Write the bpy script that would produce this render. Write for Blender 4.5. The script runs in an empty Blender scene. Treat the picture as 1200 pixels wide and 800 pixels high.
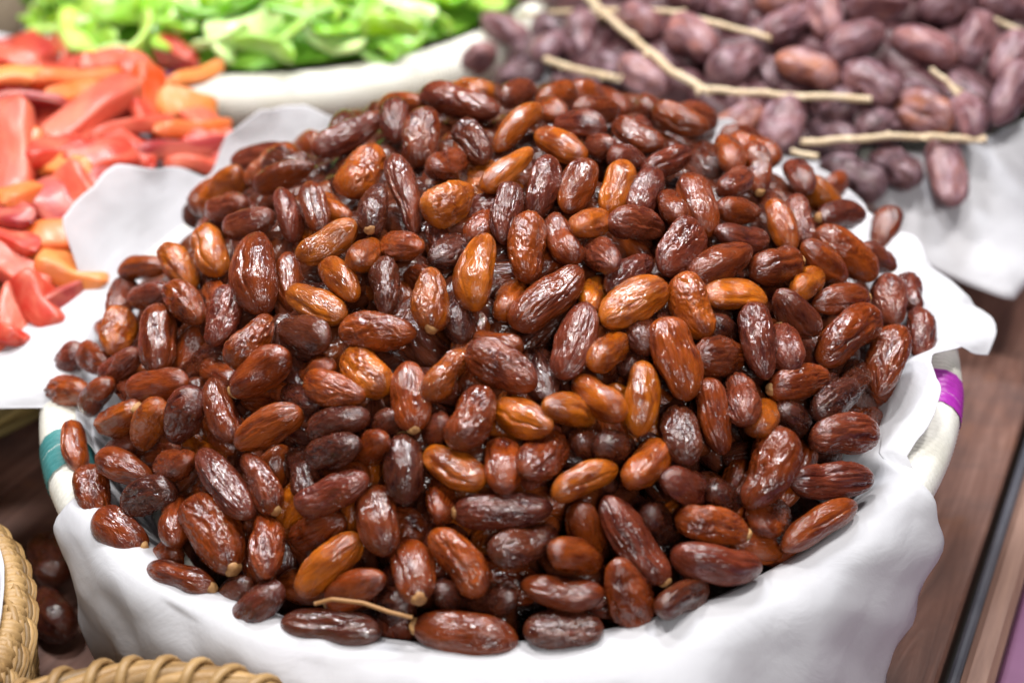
import bpy, math, random
import numpy as np
from mathutils import Vector, Matrix, noise
from mathutils.bvhtree import BVHTree

# ------------------------------------------------------------------ camera, world, lamps, exposure
scene = bpy.context.scene
COL = scene.collection
W_PX, H_PX, LENS, SENSOR = 1200.0, 800.0, 50.0, 36.0
FPX = LENS / SENSOR * W_PX
PITCH, ROLL, DIST = math.radians(33), math.radians(3.5), 0.69
FWD = np.array([0, math.cos(PITCH), -math.sin(PITCH)])
_up = np.array([0, math.sin(PITCH), math.cos(PITCH)])
_rt = np.array([1.0, 0, 0])
CAM = np.array([0, 0, 0.10]) - DIST * FWD
RIGHT = math.cos(ROLL) * _rt - math.sin(ROLL) * _up
UP = math.sin(ROLL) * _rt + math.cos(ROLL) * _up
cd = bpy.data.cameras.new('camera')
cam = bpy.data.objects.new('camera', cd)
COL.objects.link(cam)
m = Matrix(((RIGHT[0], UP[0], -FWD[0], CAM[0]), (RIGHT[1], UP[1], -FWD[1], CAM[1]),
            (RIGHT[2], UP[2], -FWD[2], CAM[2]), (0, 0, 0, 1)))
cam.matrix_world = m
cd.lens, cd.sensor_width, cd.clip_start, cd.clip_end = LENS, SENSOR, 0.02, 50
cd.dof.use_dof = True
cd.dof.focus_distance = 0.578
cd.dof.aperture_fstop = 5.0
scene.camera = cam

world = bpy.data.worlds.new('World')
scene.world = world
world.use_nodes = True
bg = world.node_tree.nodes['Background']
bg.inputs['Color'].default_value = (0.86, 0.90, 1.0, 1)
bg.inputs['Strength'].default_value = 0.035


def lamp(name, loc, target, size, power, col=(1, 1, 1), size_y=None):
    ld = bpy.data.lights.new(name, 'AREA')
    ld.size = size
    if size_y:
        ld.shape = 'RECTANGLE'
        ld.size_y = size_y
    else:
        ld.shape = 'DISK'
    ld.energy = power
    ld.color = col
    o = bpy.data.objects.new(name, ld)
    COL.objects.link(o)
    o.location = loc
    o.rotation_euler = (Vector(target) - Vector(loc)).to_track_quat('-Z', 'Y').to_euler()
    return o


lamp('awning_opening_light', (0.05, 0.70, 1.50), (0, 0.05, 0.1), 0.42, 14, (0.93, 0.96, 1.0), 0.20)
lamp('stall_lamp', (-0.45, 0.22, 1.20), (0, 0, 0.12), 0.16, 5.8, (1.0, 0.97, 0.94))
lamp('stall_lamp', (0.50, 0.12, 1.20), (0, 0, 0.12), 0.16, 5.8, (1.0, 0.97, 0.94))
lamp('stall_lamp', (-0.05, -0.12, 1.45), (0, 0, 0.12), 0.16, 5.6, (1.0, 0.97, 0.94))
lamp('street_side_light', (0.30, -1.75, 1.25), (0, 0, 0.1), 0.5, 12, (1.0, 0.99, 0.97), 0.5)

scene.view_settings.view_transform = 'Standard'
scene.view_settings.look = 'None'
scene.view_settings.gamma = 1.0
scene.view_settings.exposure = 0.42
scene.view_settings.use_curve_mapping = False
scene.render.engine = 'CYCLES'
scene.cycles.use_denoising = True
scene.cycles.max_bounces = 8
scene.cycles.transparent_max_bounces = 8
scene.cycles.sample_clamp_indirect = 6.0

RNG = random.Random(7)
NPR = np.random.default_rng(11)


# ------------------------------------------------------------------ helpers
def proj(P):
    d = np.asarray(P, float) - CAM
    z = d @ FWD
    return np.stack([600 + FPX * (d @ RIGHT) / z, 400 - FPX * (d @ UP) / z, z], -1)


def ray(x, y):
    d = FWD + RIGHT * (x - 600) / FPX - UP * (y - 400) / FPX
    return d / np.linalg.norm(d)


def at_height(x, y, z):
    d = ray(x, y)
    return CAM + d * (z - CAM[2]) / d[2]


def on_surface(x, y, S):
    """first point where the sight line meets the heap surface z = S(x, y)"""
    d = ray(x, y)
    t = np.arange(0.35, 1.7, 0.0015)
    P = CAM + d * t[:, None]
    g = P[:, 2] - S(P[:, 0], P[:, 1])
    below = np.where(g < 0)[0]
    i = below[0] if len(below) else int(np.argmin(g))
    return P[i]


def mesh_np(name, V, Fq, mats=(), smooth=True, attr=None):
    """V (n,3); Fq list/array of quads or tris"""
    me = bpy.data.meshes.new(name)
    me.from_pydata([tuple(v) for v in np.asarray(V, float).tolist()] if not isinstance(V, list) else V, [],
                   Fq.tolist() if isinstance(Fq, np.ndarray) else Fq)
    for mt in mats:
        me.materials.append(mt)
    if smooth:
        me.polygons.foreach_set('use_smooth', [True] * len(me.polygons))
    if attr is not None:
        for k, vals in attr.items():
            a = me.attributes.new(k, 'FLOAT', 'POINT')
            a.data.foreach_set('value', np.asarray(vals, np.float32))
    me.update()
    return me


def link(name, me, parent=None, loc=None, label=None, cat=None, group=None, kind=None):
    o = bpy.data.objects.new(name, me)
    COL.objects.link(o)
    if parent is not None:
        o.parent = parent
    if loc is not None:
        o.location = loc
    for k, v in (('label', label), ('category', cat), ('group', group), ('kind', kind)):
        if v:
            o[k] = v
    return o


def grid_faces(nu, nv, wrap_v=False, wrap_u=False):
    F = []
    for i in range(nu if wrap_u else nu - 1):
        for j in range(nv if wrap_v else nv - 1):
            a, b = i, (i + 1) % nu
            c, d = j, (j + 1) % nv
            F.append((a * nv + c, b * nv + c, b * nv + d, a * nv + d))
    return F


def tube(path, radii, n=8, cap=True, squash=1.0):
    """verts, faces of a tube along path"""
    P = np.asarray(path, float)
    k = len(P)
    if np.isscalar(radii):
        radii = [radii] * k
    V, F = [], []
    T = np.gradient(P, axis=0)
    T /= np.linalg.norm(T, axis=1)[:, None] + 1e-12
    ref = np.array([0.13, 0.21, 0.97])
    for i in range(k):
        a = np.cross(T[i], ref)
        a /= np.linalg.norm(a) + 1e-12
        b = np.cross(T[i], a)
        for j in range(n):
            th = 2 * math.pi * j / n
            V.append(P[i] + radii[i] * (a * math.cos(th) + b * math.sin(th) * squash))
    F = grid_faces(k, n, wrap_v=True)
    if cap:
        F.append(tuple(range(n - 1, -1, -1)))
        F.append(tuple((k - 1) * n + j for j in range(n)))
    return V, F


def join_parts(parts):
    V, F, off = [], [], 0
    for v, f in parts:
        V += [tuple(map(float, x)) for x in v]
        F += [tuple(i + off for i in q) for q in f]
        off += len(v)
    return V, F


# ------------------------------------------------------------------ materials
def new_mat(name):
    mt = bpy.data.materials.new(name)
    mt.use_nodes = True
    nt = mt.node_tree
    b = nt.nodes['Principled BSDF']
    return mt, nt, b


def nd(nt, typ, **kw):
    n = nt.nodes.new(typ)
    for k, v in kw.items():
        if k in ('operation', 'data_type', 'blend_type', 'attribute_name', 'attribute_type', 'noise_dimensions', 'feature', 'wave_type', 'bands_direction', 'clamp'):
            setattr(n, k, v)
        else:
            n.inputs[k].default_value = v
    return n


def mixc(nt, fac, a, b, blend='MIX'):
    n = nt.nodes.new('ShaderNodeMix')
    n.data_type = 'RGBA'
    n.blend_type = blend
    for sock, val in ((n.inputs[0], fac), (n.inputs[6], a), (n.inputs[7], b)):
        if hasattr(val, 'is_output'):
            nt.links.new(val, sock)
        elif isinstance(val, (int, float)):
            sock.default_value = val
        else:
            sock.default_value = (*val, 1) if len(val) == 3 else val
    return n.outputs[2]


def ramp(nt, fac, stops):
    n = nt.nodes.new('ShaderNodeValToRGB')
    el = n.color_ramp.elements
    while len(el) < len(stops):
        el.new(0.5)
    for e, (p, c) in zip(el, stops):
        e.position = p
        e.color = (c, c, c, 1) if isinstance(c, (int, float)) else (*c, 1)
    nt.links.new(fac, n.inputs[0])
    return n.outputs[0]


def math_node(nt, op, a, b=None):
    n = nt.nodes.new('ShaderNodeMath')
    n.operation = op
    for s, v in ((n.inputs[0], a), (n.inputs[1], b)):
        if v is None:
            continue
        if hasattr(v, 'is_output'):
            nt.links.new(v, s)
        else:
            s.default_value = v
    return n.outputs[0]


def noise_tex(nt, vec, scale, detail=3, rough=0.55, dist=0.0):
    n = nt.nodes.new('ShaderNodeTexNoise')
    n.inputs['Scale'].default_value = scale
    n.inputs['Detail'].default_value = detail
    n.inputs['Roughness'].default_value = rough
    n.inputs['Distortion'].default_value = dist
    nt.links.new(vec, n.inputs['Vector'])
    return n.outputs[0]


def date_material(name, heap=False, matte=False):
    mt, nt, b = new_mat(name)
    L = nt.links.new
    tc = nt.nodes.new('ShaderNodeTexCoord')
    oi = nt.nodes.new('ShaderNodeObjectInfo')
    if heap:
        geo = nt.nodes.new('ShaderNodeNewGeometry')
        base = ramp(nt, geo.outputs['Random Per Island'],
                    [(0.0, (0.034, 0.008, 0.004)), (0.35, (0.065, 0.014, 0.005)), (0.7, (0.10, 0.020, 0.005)), (1.0, (0.15, 0.032, 0.005))])  # mixed tones, darkened below the top dates to imitate shade in gaps
        mp = nt.nodes.new('ShaderNodeVectorMath')
        mp.operation = 'SCALE'
        mp.inputs['Scale'].default_value = 38
        L(tc.outputs['Object'], mp.inputs[0])
        vec = mp.outputs[0]
    else:
        base = oi.outputs['Color']
        r50 = math_node(nt, 'MULTIPLY', oi.outputs['Random'], 60.0)
        add = nt.nodes.new('ShaderNodeVectorMath')
        add.operation = 'ADD'
        L(tc.outputs['Object'], add.inputs[0])
        L(r50, add.inputs[1])
        vec = add.outputs[0]
    at = nt.nodes.new('ShaderNodeAttribute')
    at.attribute_name = 'ridge'
    ridge = at.outputs['Fac']
    n1 = ramp(nt, noise_tex(nt, vec, 2.3, 3, 0.6, 0.4), [(0.40, 0.0), (0.62, 1.0)])
    n2 = ramp(nt, noise_tex(nt, vec, 3.6, 4, 0.65, 0.8), [(0.47, 0.0), (0.70, 1.0)])
    dark = mixc(nt, 1.0, base, (0.36, 0.24, 0.34), 'MULTIPLY')
    c1 = mixc(nt, n1, base, dark)
    if matte:
        bloom = (0.42, 0.28, 0.33)
        c2 = mixc(nt, math_node(nt, 'MULTIPLY', n2, 0.75), c1, bloom)
        c3 = mixc(nt, math_node(nt, 'MULTIPLY', ridge, 0.25), c2, (0.40, 0.24, 0.28))
    else:
        skin = mixc(nt, 0.40, base, (0.34, 0.085, 0.030))
        c2 = mixc(nt, math_node(nt, 'MULTIPLY', ridge, 0.45), c1, skin)
        c3 = mixc(nt, math_node(nt, 'MULTIPLY', n2, 0.16), c2, (0.20, 0.085, 0.080))
    L(c3, b.inputs['Base Color'])
    nf = noise_tex(nt, vec, 9.0, 4, 0.6, 0.6)
    if matte:
        rr = ramp(nt, nf, [(0.3, 0.36), (0.7, 0.55)])
        b.inputs['Coat Weight'].default_value = 0.22
        b.inputs['Coat Roughness'].default_value = 0.35
    else:
        rr = ramp(nt, nf, [(0.32, 0.17), (0.72, 0.36)])
        L(ramp(nt, noise_tex(nt, vec, 3.1, 3, 0.6, 0.4), [(0.34, 0.2 if heap else 0.35), (0.62, 0.6 if heap else 1.0)]), b.inputs['Coat Weight'])
        L(ramp(nt, noise_tex(nt, vec, 4.7, 3, 0.6, 0.2), [(0.40, 0.03), (0.72, 0.16)]), b.inputs['Coat Roughness'])
        b.inputs['Coat IOR'].default_value = 1.78
        b.inputs['Coat Roughness'].default_value = 0.035
        b.inputs['Specular IOR Level'].default_value = 0.12
    L(rr, b.inputs['Roughness'])
    b.inputs['IOR'].default_value = 1.46
    if not heap:
        b.inputs['Subsurface Weight'].default_value = 0.20 if not matte else 0.05
        b.inputs['Subsurface Radius'].default_value = (1.0, 0.32, 0.08)
        b.inputs['Subsurface Scale'].default_value = 0.003
    bp = nt.nodes.new('ShaderNodeBump')
    bp.inputs['Strength'].default_value = 0.5 if not matte else 0.3
    bp.inputs['Distance'].default_value = 0.0007
    st = nt.nodes.new('ShaderNodeMapping')
    st.inputs['Scale'].default_value = (0.55, 1, 1)
    L(vec, st.inputs[0])
    fine = noise_tex(nt, st.outputs[0], 8.5, 2, 0.5, 1.6)
    fold = math_node(nt, 'ABSOLUTE', math_node(nt, 'SUBTRACT', fine, 0.5))
    pores = noise_tex(nt, vec, 26.0, 2, 0.5, 0.3)
    L(math_node(nt, 'ADD', math_node(nt, 'MULTIPLY', fold, -2.2), math_node(nt, 'MULTIPLY', pores, 0.10)), bp.inputs['Height'])
    L(bp.outputs[0], b.inputs['Normal'])
    L(bp.outputs[0], b.inputs['Coat Normal'])
    return mt


def simple_mat(name, c1, c2, scale=40, rough=0.5, bump=0.0, bump_scale=200, coat=0.0, sss=0.0, detail=4, spec=0.5, stretch=None, island=0.0, bdist=0.001):
    mt, nt, b = new_mat(name)
    L = nt.links.new
    tc = nt.nodes.new('ShaderNodeTexCoord')
    vec = tc.outputs['Object']
    if stretch:
        mp = nt.nodes.new('ShaderNodeMapping')
        mp.inputs['Scale'].default_value = stretch
        L(vec, mp.inputs[0])
        vec = mp.outputs[0]
    oi = nt.nodes.new('ShaderNodeObjectInfo')
    ofs = nt.nodes.new('ShaderNodeVectorMath')
    ofs.operation = 'ADD'
    L(vec, ofs.inputs[0])
    L(math_node(nt, 'MULTIPLY', oi.outputs['Random'], 13.0), ofs.inputs[1])
    vec = ofs.outputs[0]
    f = ramp(nt, noise_tex(nt, vec, scale, detail, 0.6, 0.3), [(0.3, 0.0), (0.7, 1.0)])
    c = mixc(nt, f, c1, c2)
    if island:
        geo = nt.nodes.new('ShaderNodeNewGeometry')
        v = math_node(nt, 'ADD', math_node(nt, 'MULTIPLY', geo.outputs['Random Per Island'], island), 1 - island / 2)
        vv = nt.nodes.new('ShaderNodeCombineColor')
        for k in range(3):
            L(v, vv.inputs[k])
        c = mixc(nt, 1.0, c, vv.outputs[0], 'MULTIPLY')
    L(c, b.inputs['Base Color'])
    b.inputs['Roughness'].default_value = rough
    b.inputs['Specular IOR Level'].default_value = spec
    b.inputs['Coat Weight'].default_value = coat
    b.inputs['Coat Roughness'].default_value = 0.15
    if sss:
        b.inputs['Subsurface Weight'].default_value = sss
        b.inputs['Subsurface Radius'].default_value = (1.0, 0.4, 0.2)
        b.inputs['Subsurface Scale'].default_value = 0.006
    if bump:
        bp = nt.nodes.new('ShaderNodeBump')
        bp.inputs['Strength'].default_value = bump
        bp.inputs['Distance'].default_value = bdist
        L(noise_tex(nt, vec, bump_scale, 4, 0.6), bp.inputs['Height'])
        L(bp.outputs[0], b.inputs['Normal'])
    return mt


def tinted_mat(name, rough=0.35, coat=0.3, sss=0.3, pale=(0.9, 0.6, 0.5), scale=2.0, amount=0.5):
    """colour from the object's own colour, with a paler sugary bloom in patches"""
    mt, nt, b = new_mat(name)
    L = nt.links.new
    tc = nt.nodes.new('ShaderNodeTexCoord')
    oi = nt.nodes.new('ShaderNodeObjectInfo')
    add = nt.nodes.new('ShaderNodeVectorMath')
    add.operation = 'ADD'
    L(tc.outputs['Object'], add.inputs[0])
    L(math_node(nt, 'MULTIPLY', oi.outputs['Random'], 40.0), add.inputs[1])
    f = ramp(nt, noise_tex(nt, add.outputs[0], scale, 3, 0.6, 0.5), [(0.40, 0.0), (0.72, 1.0)])
    c = mixc(nt, math_node(nt, 'MULTIPLY', f, amount), oi.outputs['Color'], pale)
    L(c, b.inputs['Base Color'])
    b.inputs['Roughness'].default_value = rough
    b.inputs['Coat Weight'].default_value = coat
    b.inputs['Coat Roughness'].default_value = 0.2
    b.inputs['Subsurface Weight'].default_value = sss
    b.inputs['Subsurface Radius'].default_value = (1.0, 0.35, 0.2)
    b.inputs['Subsurface Scale'].default_value = 0.008
    bp = nt.nodes.new('ShaderNodeBump')
    bp.inputs['Strength'].default_value = 0.4
    bp.inputs['Distance'].default_value = 0.001
    L(noise_tex(nt, add.outputs[0], 7.0, 3, 0.6), bp.inputs['Height'])
    L(bp.outputs[0], b.inputs['Normal'])
    return mt


def paper_material():
    mt, nt, b = new_mat('white_paper')
    L = nt.links.new
    tc = nt.nodes.new('ShaderNodeTexCoord')
    f = noise_tex(nt, tc.outputs['Object'], 14, 4, 0.6)
    c = mixc(nt, f, (0.73, 0.725, 0.77), (0.79, 0.79, 0.81))
    L(c, b.inputs['Base Color'])
    b.inputs['Roughness'].default_value = 0.55
    b.inputs['Specular IOR Level'].default_value = 0.3
    bp = nt.nodes.new('ShaderNodeBump')
    bp.inputs['Strength'].default_value = 0.20
    bp.inputs['Distance'].default_value = 0.0040
    mus = noise_tex(nt, tc.outputs['Object'], 34, 5, 0.62, 0.9)
    hgt = mus
    for sc_, wt_ in ((21, 0.9), (47, 0.5)):
        vo = nt.nodes.new('ShaderNodeTexVoronoi')
        vo.inputs['Scale'].default_value = sc_
        wv = nt.nodes.new('ShaderNodeVectorMath')
        wv.operation = 'ADD'
        L(tc.outputs['Object'], wv.inputs[0])
        nz = nt.nodes.new('ShaderNodeTexNoise')
        nz.inputs['Scale'].default_value = 11
        L(tc.outputs['Object'], nz.inputs['Vector'])
        sv = nt.nodes.new('ShaderNodeVectorMath')
        sv.operation = 'SCALE'
        sv.inputs['Scale'].default_value = 0.05
        L(nz.outputs[1], sv.inputs[0])
        L(sv.outputs[0], wv.inputs[1])
        L(wv.outputs[0], vo.inputs['Vector'])
        hgt = math_node(nt, 'ADD', hgt, math_node(nt, 'MULTIPLY', vo.outputs['Distance'], wt_))
    L(hgt, bp.inputs['Height'])
    L(bp.outputs[0], b.inputs['Normal'])
    tr = nt.nodes.new('ShaderNodeBsdfTranslucent')
    tr.inputs['Color'].default_value = (0.86, 0.85, 0.88, 1)
    mx = nt.nodes.new('ShaderNodeMixShader')
    mx.inputs[0].default_value = 0.25
    out = nt.nodes['Material Output']
    L(b.outputs[0], mx.inputs[1])
    L(tr.outputs[0], mx.inputs[2])
    tp = nt.nodes.new('ShaderNodeBsdfTransparent')
    mx2 = nt.nodes.new('ShaderNodeMixShader')
    mx2.inputs[0].default_value = 0.09
    L(mx.outputs[0], mx2.inputs[1])
    L(tp.outputs[0], mx2.inputs[2])
    L(mx2.outputs[0], out.inputs['Surface'])
    return mt


def wood_material():
    mt, nt, b = new_mat('table_wood')
    L = nt.links.new
    tc = nt.nodes.new('ShaderNodeTexCoord')
    oi = nt.nodes.new('ShaderNodeObjectInfo')
    add = nt.nodes.new('ShaderNodeVectorMath')
    add.operation = 'ADD'
    L(tc.outputs['Object'], add.inputs[0])
    L(math_node(nt, 'MULTIPLY', oi.outputs['Random'], 9.0), add.inputs[1])
    mp = nt.nodes.new('ShaderNodeMapping')
    mp.inputs['Scale'].default_value = (6, 70, 30)
    L(add.outputs[0], mp.inputs[0])
    g = noise_tex(nt, mp.outputs[0], 1.0, 6, 0.65, 1.2)
    col = ramp(nt, g, [(0.25, (0.070, 0.032, 0.025)), (0.5, (0.18, 0.085, 0.062)), (0.75, (0.32, 0.175, 0.135))])
    st = ramp(nt, noise_tex(nt, add.outputs[0], 11, 4, 0.65, 0.5), [(0.42, 0.0), (0.66, 1.0)])
    c = mixc(nt, math_node(nt, 'MULTIPLY', st, 0.75), col, (0.055, 0.030, 0.028))
    st2 = ramp(nt, noise_tex(nt, add.outputs[0], 23, 3, 0.6, 0.2), [(0.60, 0.0), (0.70, 1.0)])
    c = mixc(nt, math_node(nt, 'MULTIPLY', st2, 0.4), c, (0.25, 0.10, 0.045))
    L(c, b.inputs['Base Color'])
    L(ramp(nt, st, [(0, 0.42), (1, 0.62)]), b.inputs['Roughness'])
    bp = nt.nodes.new('ShaderNodeBump')
    bp.inputs['Strength'].default_value = 0.6
    bp.inputs['Distance'].default_value = 0.001
    L(g, bp.inputs['Height'])
    L(bp.outputs[0], b.inputs['Normal'])
    return mt


M_DATE = date_material('date_skin')
M_HEAP = date_material('date_skin_mixed_shaded', heap=True)  # darker copy of the skin for buried dates, gap shade in its colour
M_MATTE = date_material('dry_date_skin', matte=True)
M_CALYX = simple_mat('date_calyx', (0.50, 0.27, 0.10), (0.30, 0.13, 0.045), 3.0, 0.55, 0.5, 9)
M_PAPER = paper_material()
M_WOOD = wood_material()
M_CORD = simple_mat('white_cord', (0.76, 0.73, 0.63), (0.84, 0.82, 0.76), 30, 0.6, 0.3, 300)
M_TEAL = simple_mat('teal_cord', (0.035, 0.17, 0.17), (0.07, 0.27, 0.27), 60, 0.5, 0.3, 300)
M_MAG = simple_mat('magenta_cord', (0.36, 0.018, 0.36), (0.46, 0.05, 0.44), 60, 0.35, 0.2, 300)
M_PLUM = simple_mat('plum_cord', (0.20, 0.02, 0.14), (0.28, 0.04, 0.20), 60, 0.4, 0.2, 300)
M_BEIGE = simple_mat('beige_palm_weave', (0.46, 0.40, 0.30), (0.60, 0.55, 0.45), 40, 0.7, 0.5, 150)
M_STRAW = simple_mat('golden_straw', (0.22, 0.120, 0.040), (0.45, 0.28, 0.115), 30, 0.5, 0.4, 250, island=0.7, stretch=(1, 1, 1))
M_STRAWD = simple_mat('olive_straw', (0.24, 0.175, 0.055), (0.40, 0.30, 0.11), 25, 0.6, 0.6, 160, island=0.5)
M_JUTE = simple_mat('tan_jute', (0.42, 0.32, 0.22), (0.55, 0.45, 0.33), 60, 0.8, 0.6, 220)
M_STALK = simple_mat('dry_stalk', (0.62, 0.46, 0.28), (0.74, 0.60, 0.42), 60, 0.5, 0.4, 220)
M_PAPAYA = tinted_mat('candied_papaya', 0.42, 0.18, 0.30, (0.85, 0.34, 0.20), 2.2, 0.40)
M_GREEN = tinted_mat('candied_green_peel', 0.30, 0.35, 0.35, (0.60, 0.82, 0.34), 1.4, 0.65)
M_PURPLE = simple_mat('purple_paint', (0.17, 0.065, 0.14), (0.24, 0.10, 0.20), 12, 0.45, 0.2, 60)
M_METAL = simple_mat('dull_metal_strip', (0.055, 0.058, 0.075), (0.10, 0.10, 0.12), 30, 0.45, 0.3, 120)
M_BATTEN = simple_mat('worn_batten', (0.16, 0.085, 0.065), (0.34, 0.20, 0.15), 30, 0.5, 0.6, 90, stretch=(0.3, 3, 2))
M_GROUND = simple_mat('ground_stone', (0.10, 0.09, 0.085), (0.16, 0.145, 0.13), 3, 0.8, 0.3, 20)

# ------------------------------------------------------------------ ground and table
gm = mesh_np('ground', [(-6, -6, -0.8), (6, -6, -0.8), (6, 6, -0.8), (-6, 6, -0.8)], [(0, 1, 2, 3)], (M_GROUND,), False)
link('ground', gm, kind='structure')


def box_mesh(name, x0, x1, y0, y1, z0, z1, mat, bev=0.0015):
    b = bev
    V, F = [], []
    for z, i in ((z0, 0), (z1 - b, 0), (z1, b)):
        V += [(x0 + i, y0 + i, z), (x1 - i, y0 + i, z), (x1 - i, y1 - i, z), (x0 + i, y1 - i, z)]
    F = [(3, 2, 1, 0), (8, 9, 10, 11)]
    for k in (0, 4):
        for j in range(4):
            F.append((k + j, k + (j + 1) % 4, k + 4 + (j + 1) % 4, k + 4 + j))
    return mesh_np(name, V, F, (mat,), False)


E0, E1 = at_height(1110, 800, 0)[:2], at_height(1195, 536, 0)[:2]
TDIR = (E1 - E0) / np.linalg.norm(E1 - E0)
table = link('market_table', None, loc=(E0[0], E0[1], 0),
             label='reddish brown plank table under the baskets with dark metal strip along its edge', cat='table')
table.rotation_euler.z = math.atan2(TDIR[1], TDIR[0])
# local x runs along the edge, +y towards the baskets
for i in range(13):
    y0 = 0.004 + i * 0.098
    link('plank', box_mesh('plank', -0.6, 1.9, y0, y0 + 0.0955, -0.028, 0.0 - 0.0012 * (i % 3), M_WOOD), table)
link('metal_strip', box_mesh('metal_strip', -0.6, 1.9, -0.0045, 0.0002, -0.028, 0.0012, M_METAL), table)
link('edge_batten', box_mesh('edge_batten', -0.6, 1.9, -0.0185, -0.0048, -0.03, 0.0022, M_BATTEN, 0.003), table)
link('side_board', box_mesh('side_board', -0.6, 1.9, -0.20, -0.0188, -0.045, -0.012, M_PURPLE), table)
for sx in (-0.45, 1.7):
    for sy in (0.05, 1.15):
        link('leg', box_mesh('leg', sx, sx + 0.07, sy, sy + 0.07, -0.8, -0.029, M_WOOD), table)


# ------------------------------------------------------------------ baskets
def ring_mesh(name, R, z, r, mat, wraps=0, tilt=0.0, a0=0.0, a1=2 * math.pi, amp=0.06, nv=14, seg=None, flat=1.0):
    n = seg or (max(96, wraps * 4) if wraps else 160)
    full = abs(a1 - a0 - 2 * math.pi) < 1e-6
    k = n if full else n + 1
    V = []
    for i in range(k):
        th = a0 + (a1 - a0) * i / n
        rr = r * (1 + (amp * (abs(math.sin(th * wraps / 2)) - 0.6) if wraps else 0))
        for j in range(nv):
            p = 2 * math.pi * j / nv
            q = R + rr * math.cos(p)
            V.append((q * math.cos(th), q * math.sin(th), z + tilt * q * math.sin(th) + flat * rr * math.sin(p)))
    return mesh_np(name, V, grid_faces(k, nv, wrap_v=True, wrap_u=full), (mat,))


def wall_mesh(name, R0, z0, R1, z1, mat, tilt=0.0, coils=7, bulge=0.006, n=180):
    m_ = coils * 8 + 1
    V = []
    for i in range(n):
        th = 2 * math.pi * i / n
        for j in range(m_):
            s = j / (m_ - 1)
            rr = R0 + (R1 - R0) * s ** 0.8 + bulge * abs(math.sin(math.pi * s * coils))
            V.append((rr * math.cos(th), rr * math.sin(th), z0 + (z1 + tilt * rr * math.sin(th) - z0) * s))
    return mesh_np(name, V, grid_faces(n, m_, wrap_u=True), (mat,))


def disc_mesh(name, R, z, mat, n=64):
    V = [(0, 0, z)] + [(R * math.cos(2 * math.pi * i / n), R * math.sin(2 * math.pi * i / n), z) for i in range(n)]
    return mesh_np(name, V, [(0, 1 + i, 1 + (i + 1) % n) for i in range(n)], (mat,))


def corded_basket(name, c, R, zr, rt, label, group, bands=(), wall_mat=M_CORD, tilt=0.0):
    o = link(name, None, loc=(c[0], c[1], 0.0), label=label, cat='basket', group=group)
    link('rim', ring_mesh('rim', R, zr, rt, M_CORD, wraps=int(2 * math.pi * R / 0.0028), tilt=tilt), o)
    for a, half, mt, nm in bands:
        link(nm, ring_mesh(nm, R, zr, rt * 1.05, mt, wraps=int(2 * math.pi * R / 0.0034), tilt=tilt, a0=math.radians(a - half), a1=math.radians(a + half), seg=60), o)
    link('side_wall', wall_mesh('side_wall', R * 0.80, 0.004, R - 0.004, zr - rt * 0.6, wall_mat, tilt), o)
    link('base', disc_mesh('base', R * 0.81, 0.004, wall_mat), o)
    return o


B_TILT = 0.062
B_C, B_R, B_Z, B_T = np.array([-0.007, 0.0]), 0.2060, 0.100, 0.0108
main_basket = corded_basket('round_basket', B_C, B_R, B_Z, B_T,
    'round basket with white cord wrapped rim and teal and magenta bands, heaped with glossy dates',
    None, ((200.5, 3.6, M_TEAL, 'teal_band'), (341.0, 3.2, M_MAG, 'magenta_band'), (248, 3.4, M_MAG, 'plum_band')), M_CORD, B_TILT)
P_C, P_R, P_Z, P_T = np.array([0.212, 0.362]), 0.186, 0.085, 0.011
link_p = corded_basket('round_basket', P_C, P_R, P_Z, P_T, 'paper lined basket holding dull purple dates on straw stalks', None)
G_C, G_R, G_Z, G_T = np.array([-0.150, 0.548]), 0.205, 0.088, 0.018
green_basket = corded_basket('round_basket', G_C, G_R, G_Z, G_T, 'thick white rimmed basket filled with candied green peel strips', None,
                             ((251, 3.0, M_PLUM, 'plum_band'),), M_BEIGE)
R_C, R_R, R_Z, R_T = np.array([-0.395, 0.205]), 0.190, 0.088, 0.012


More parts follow.
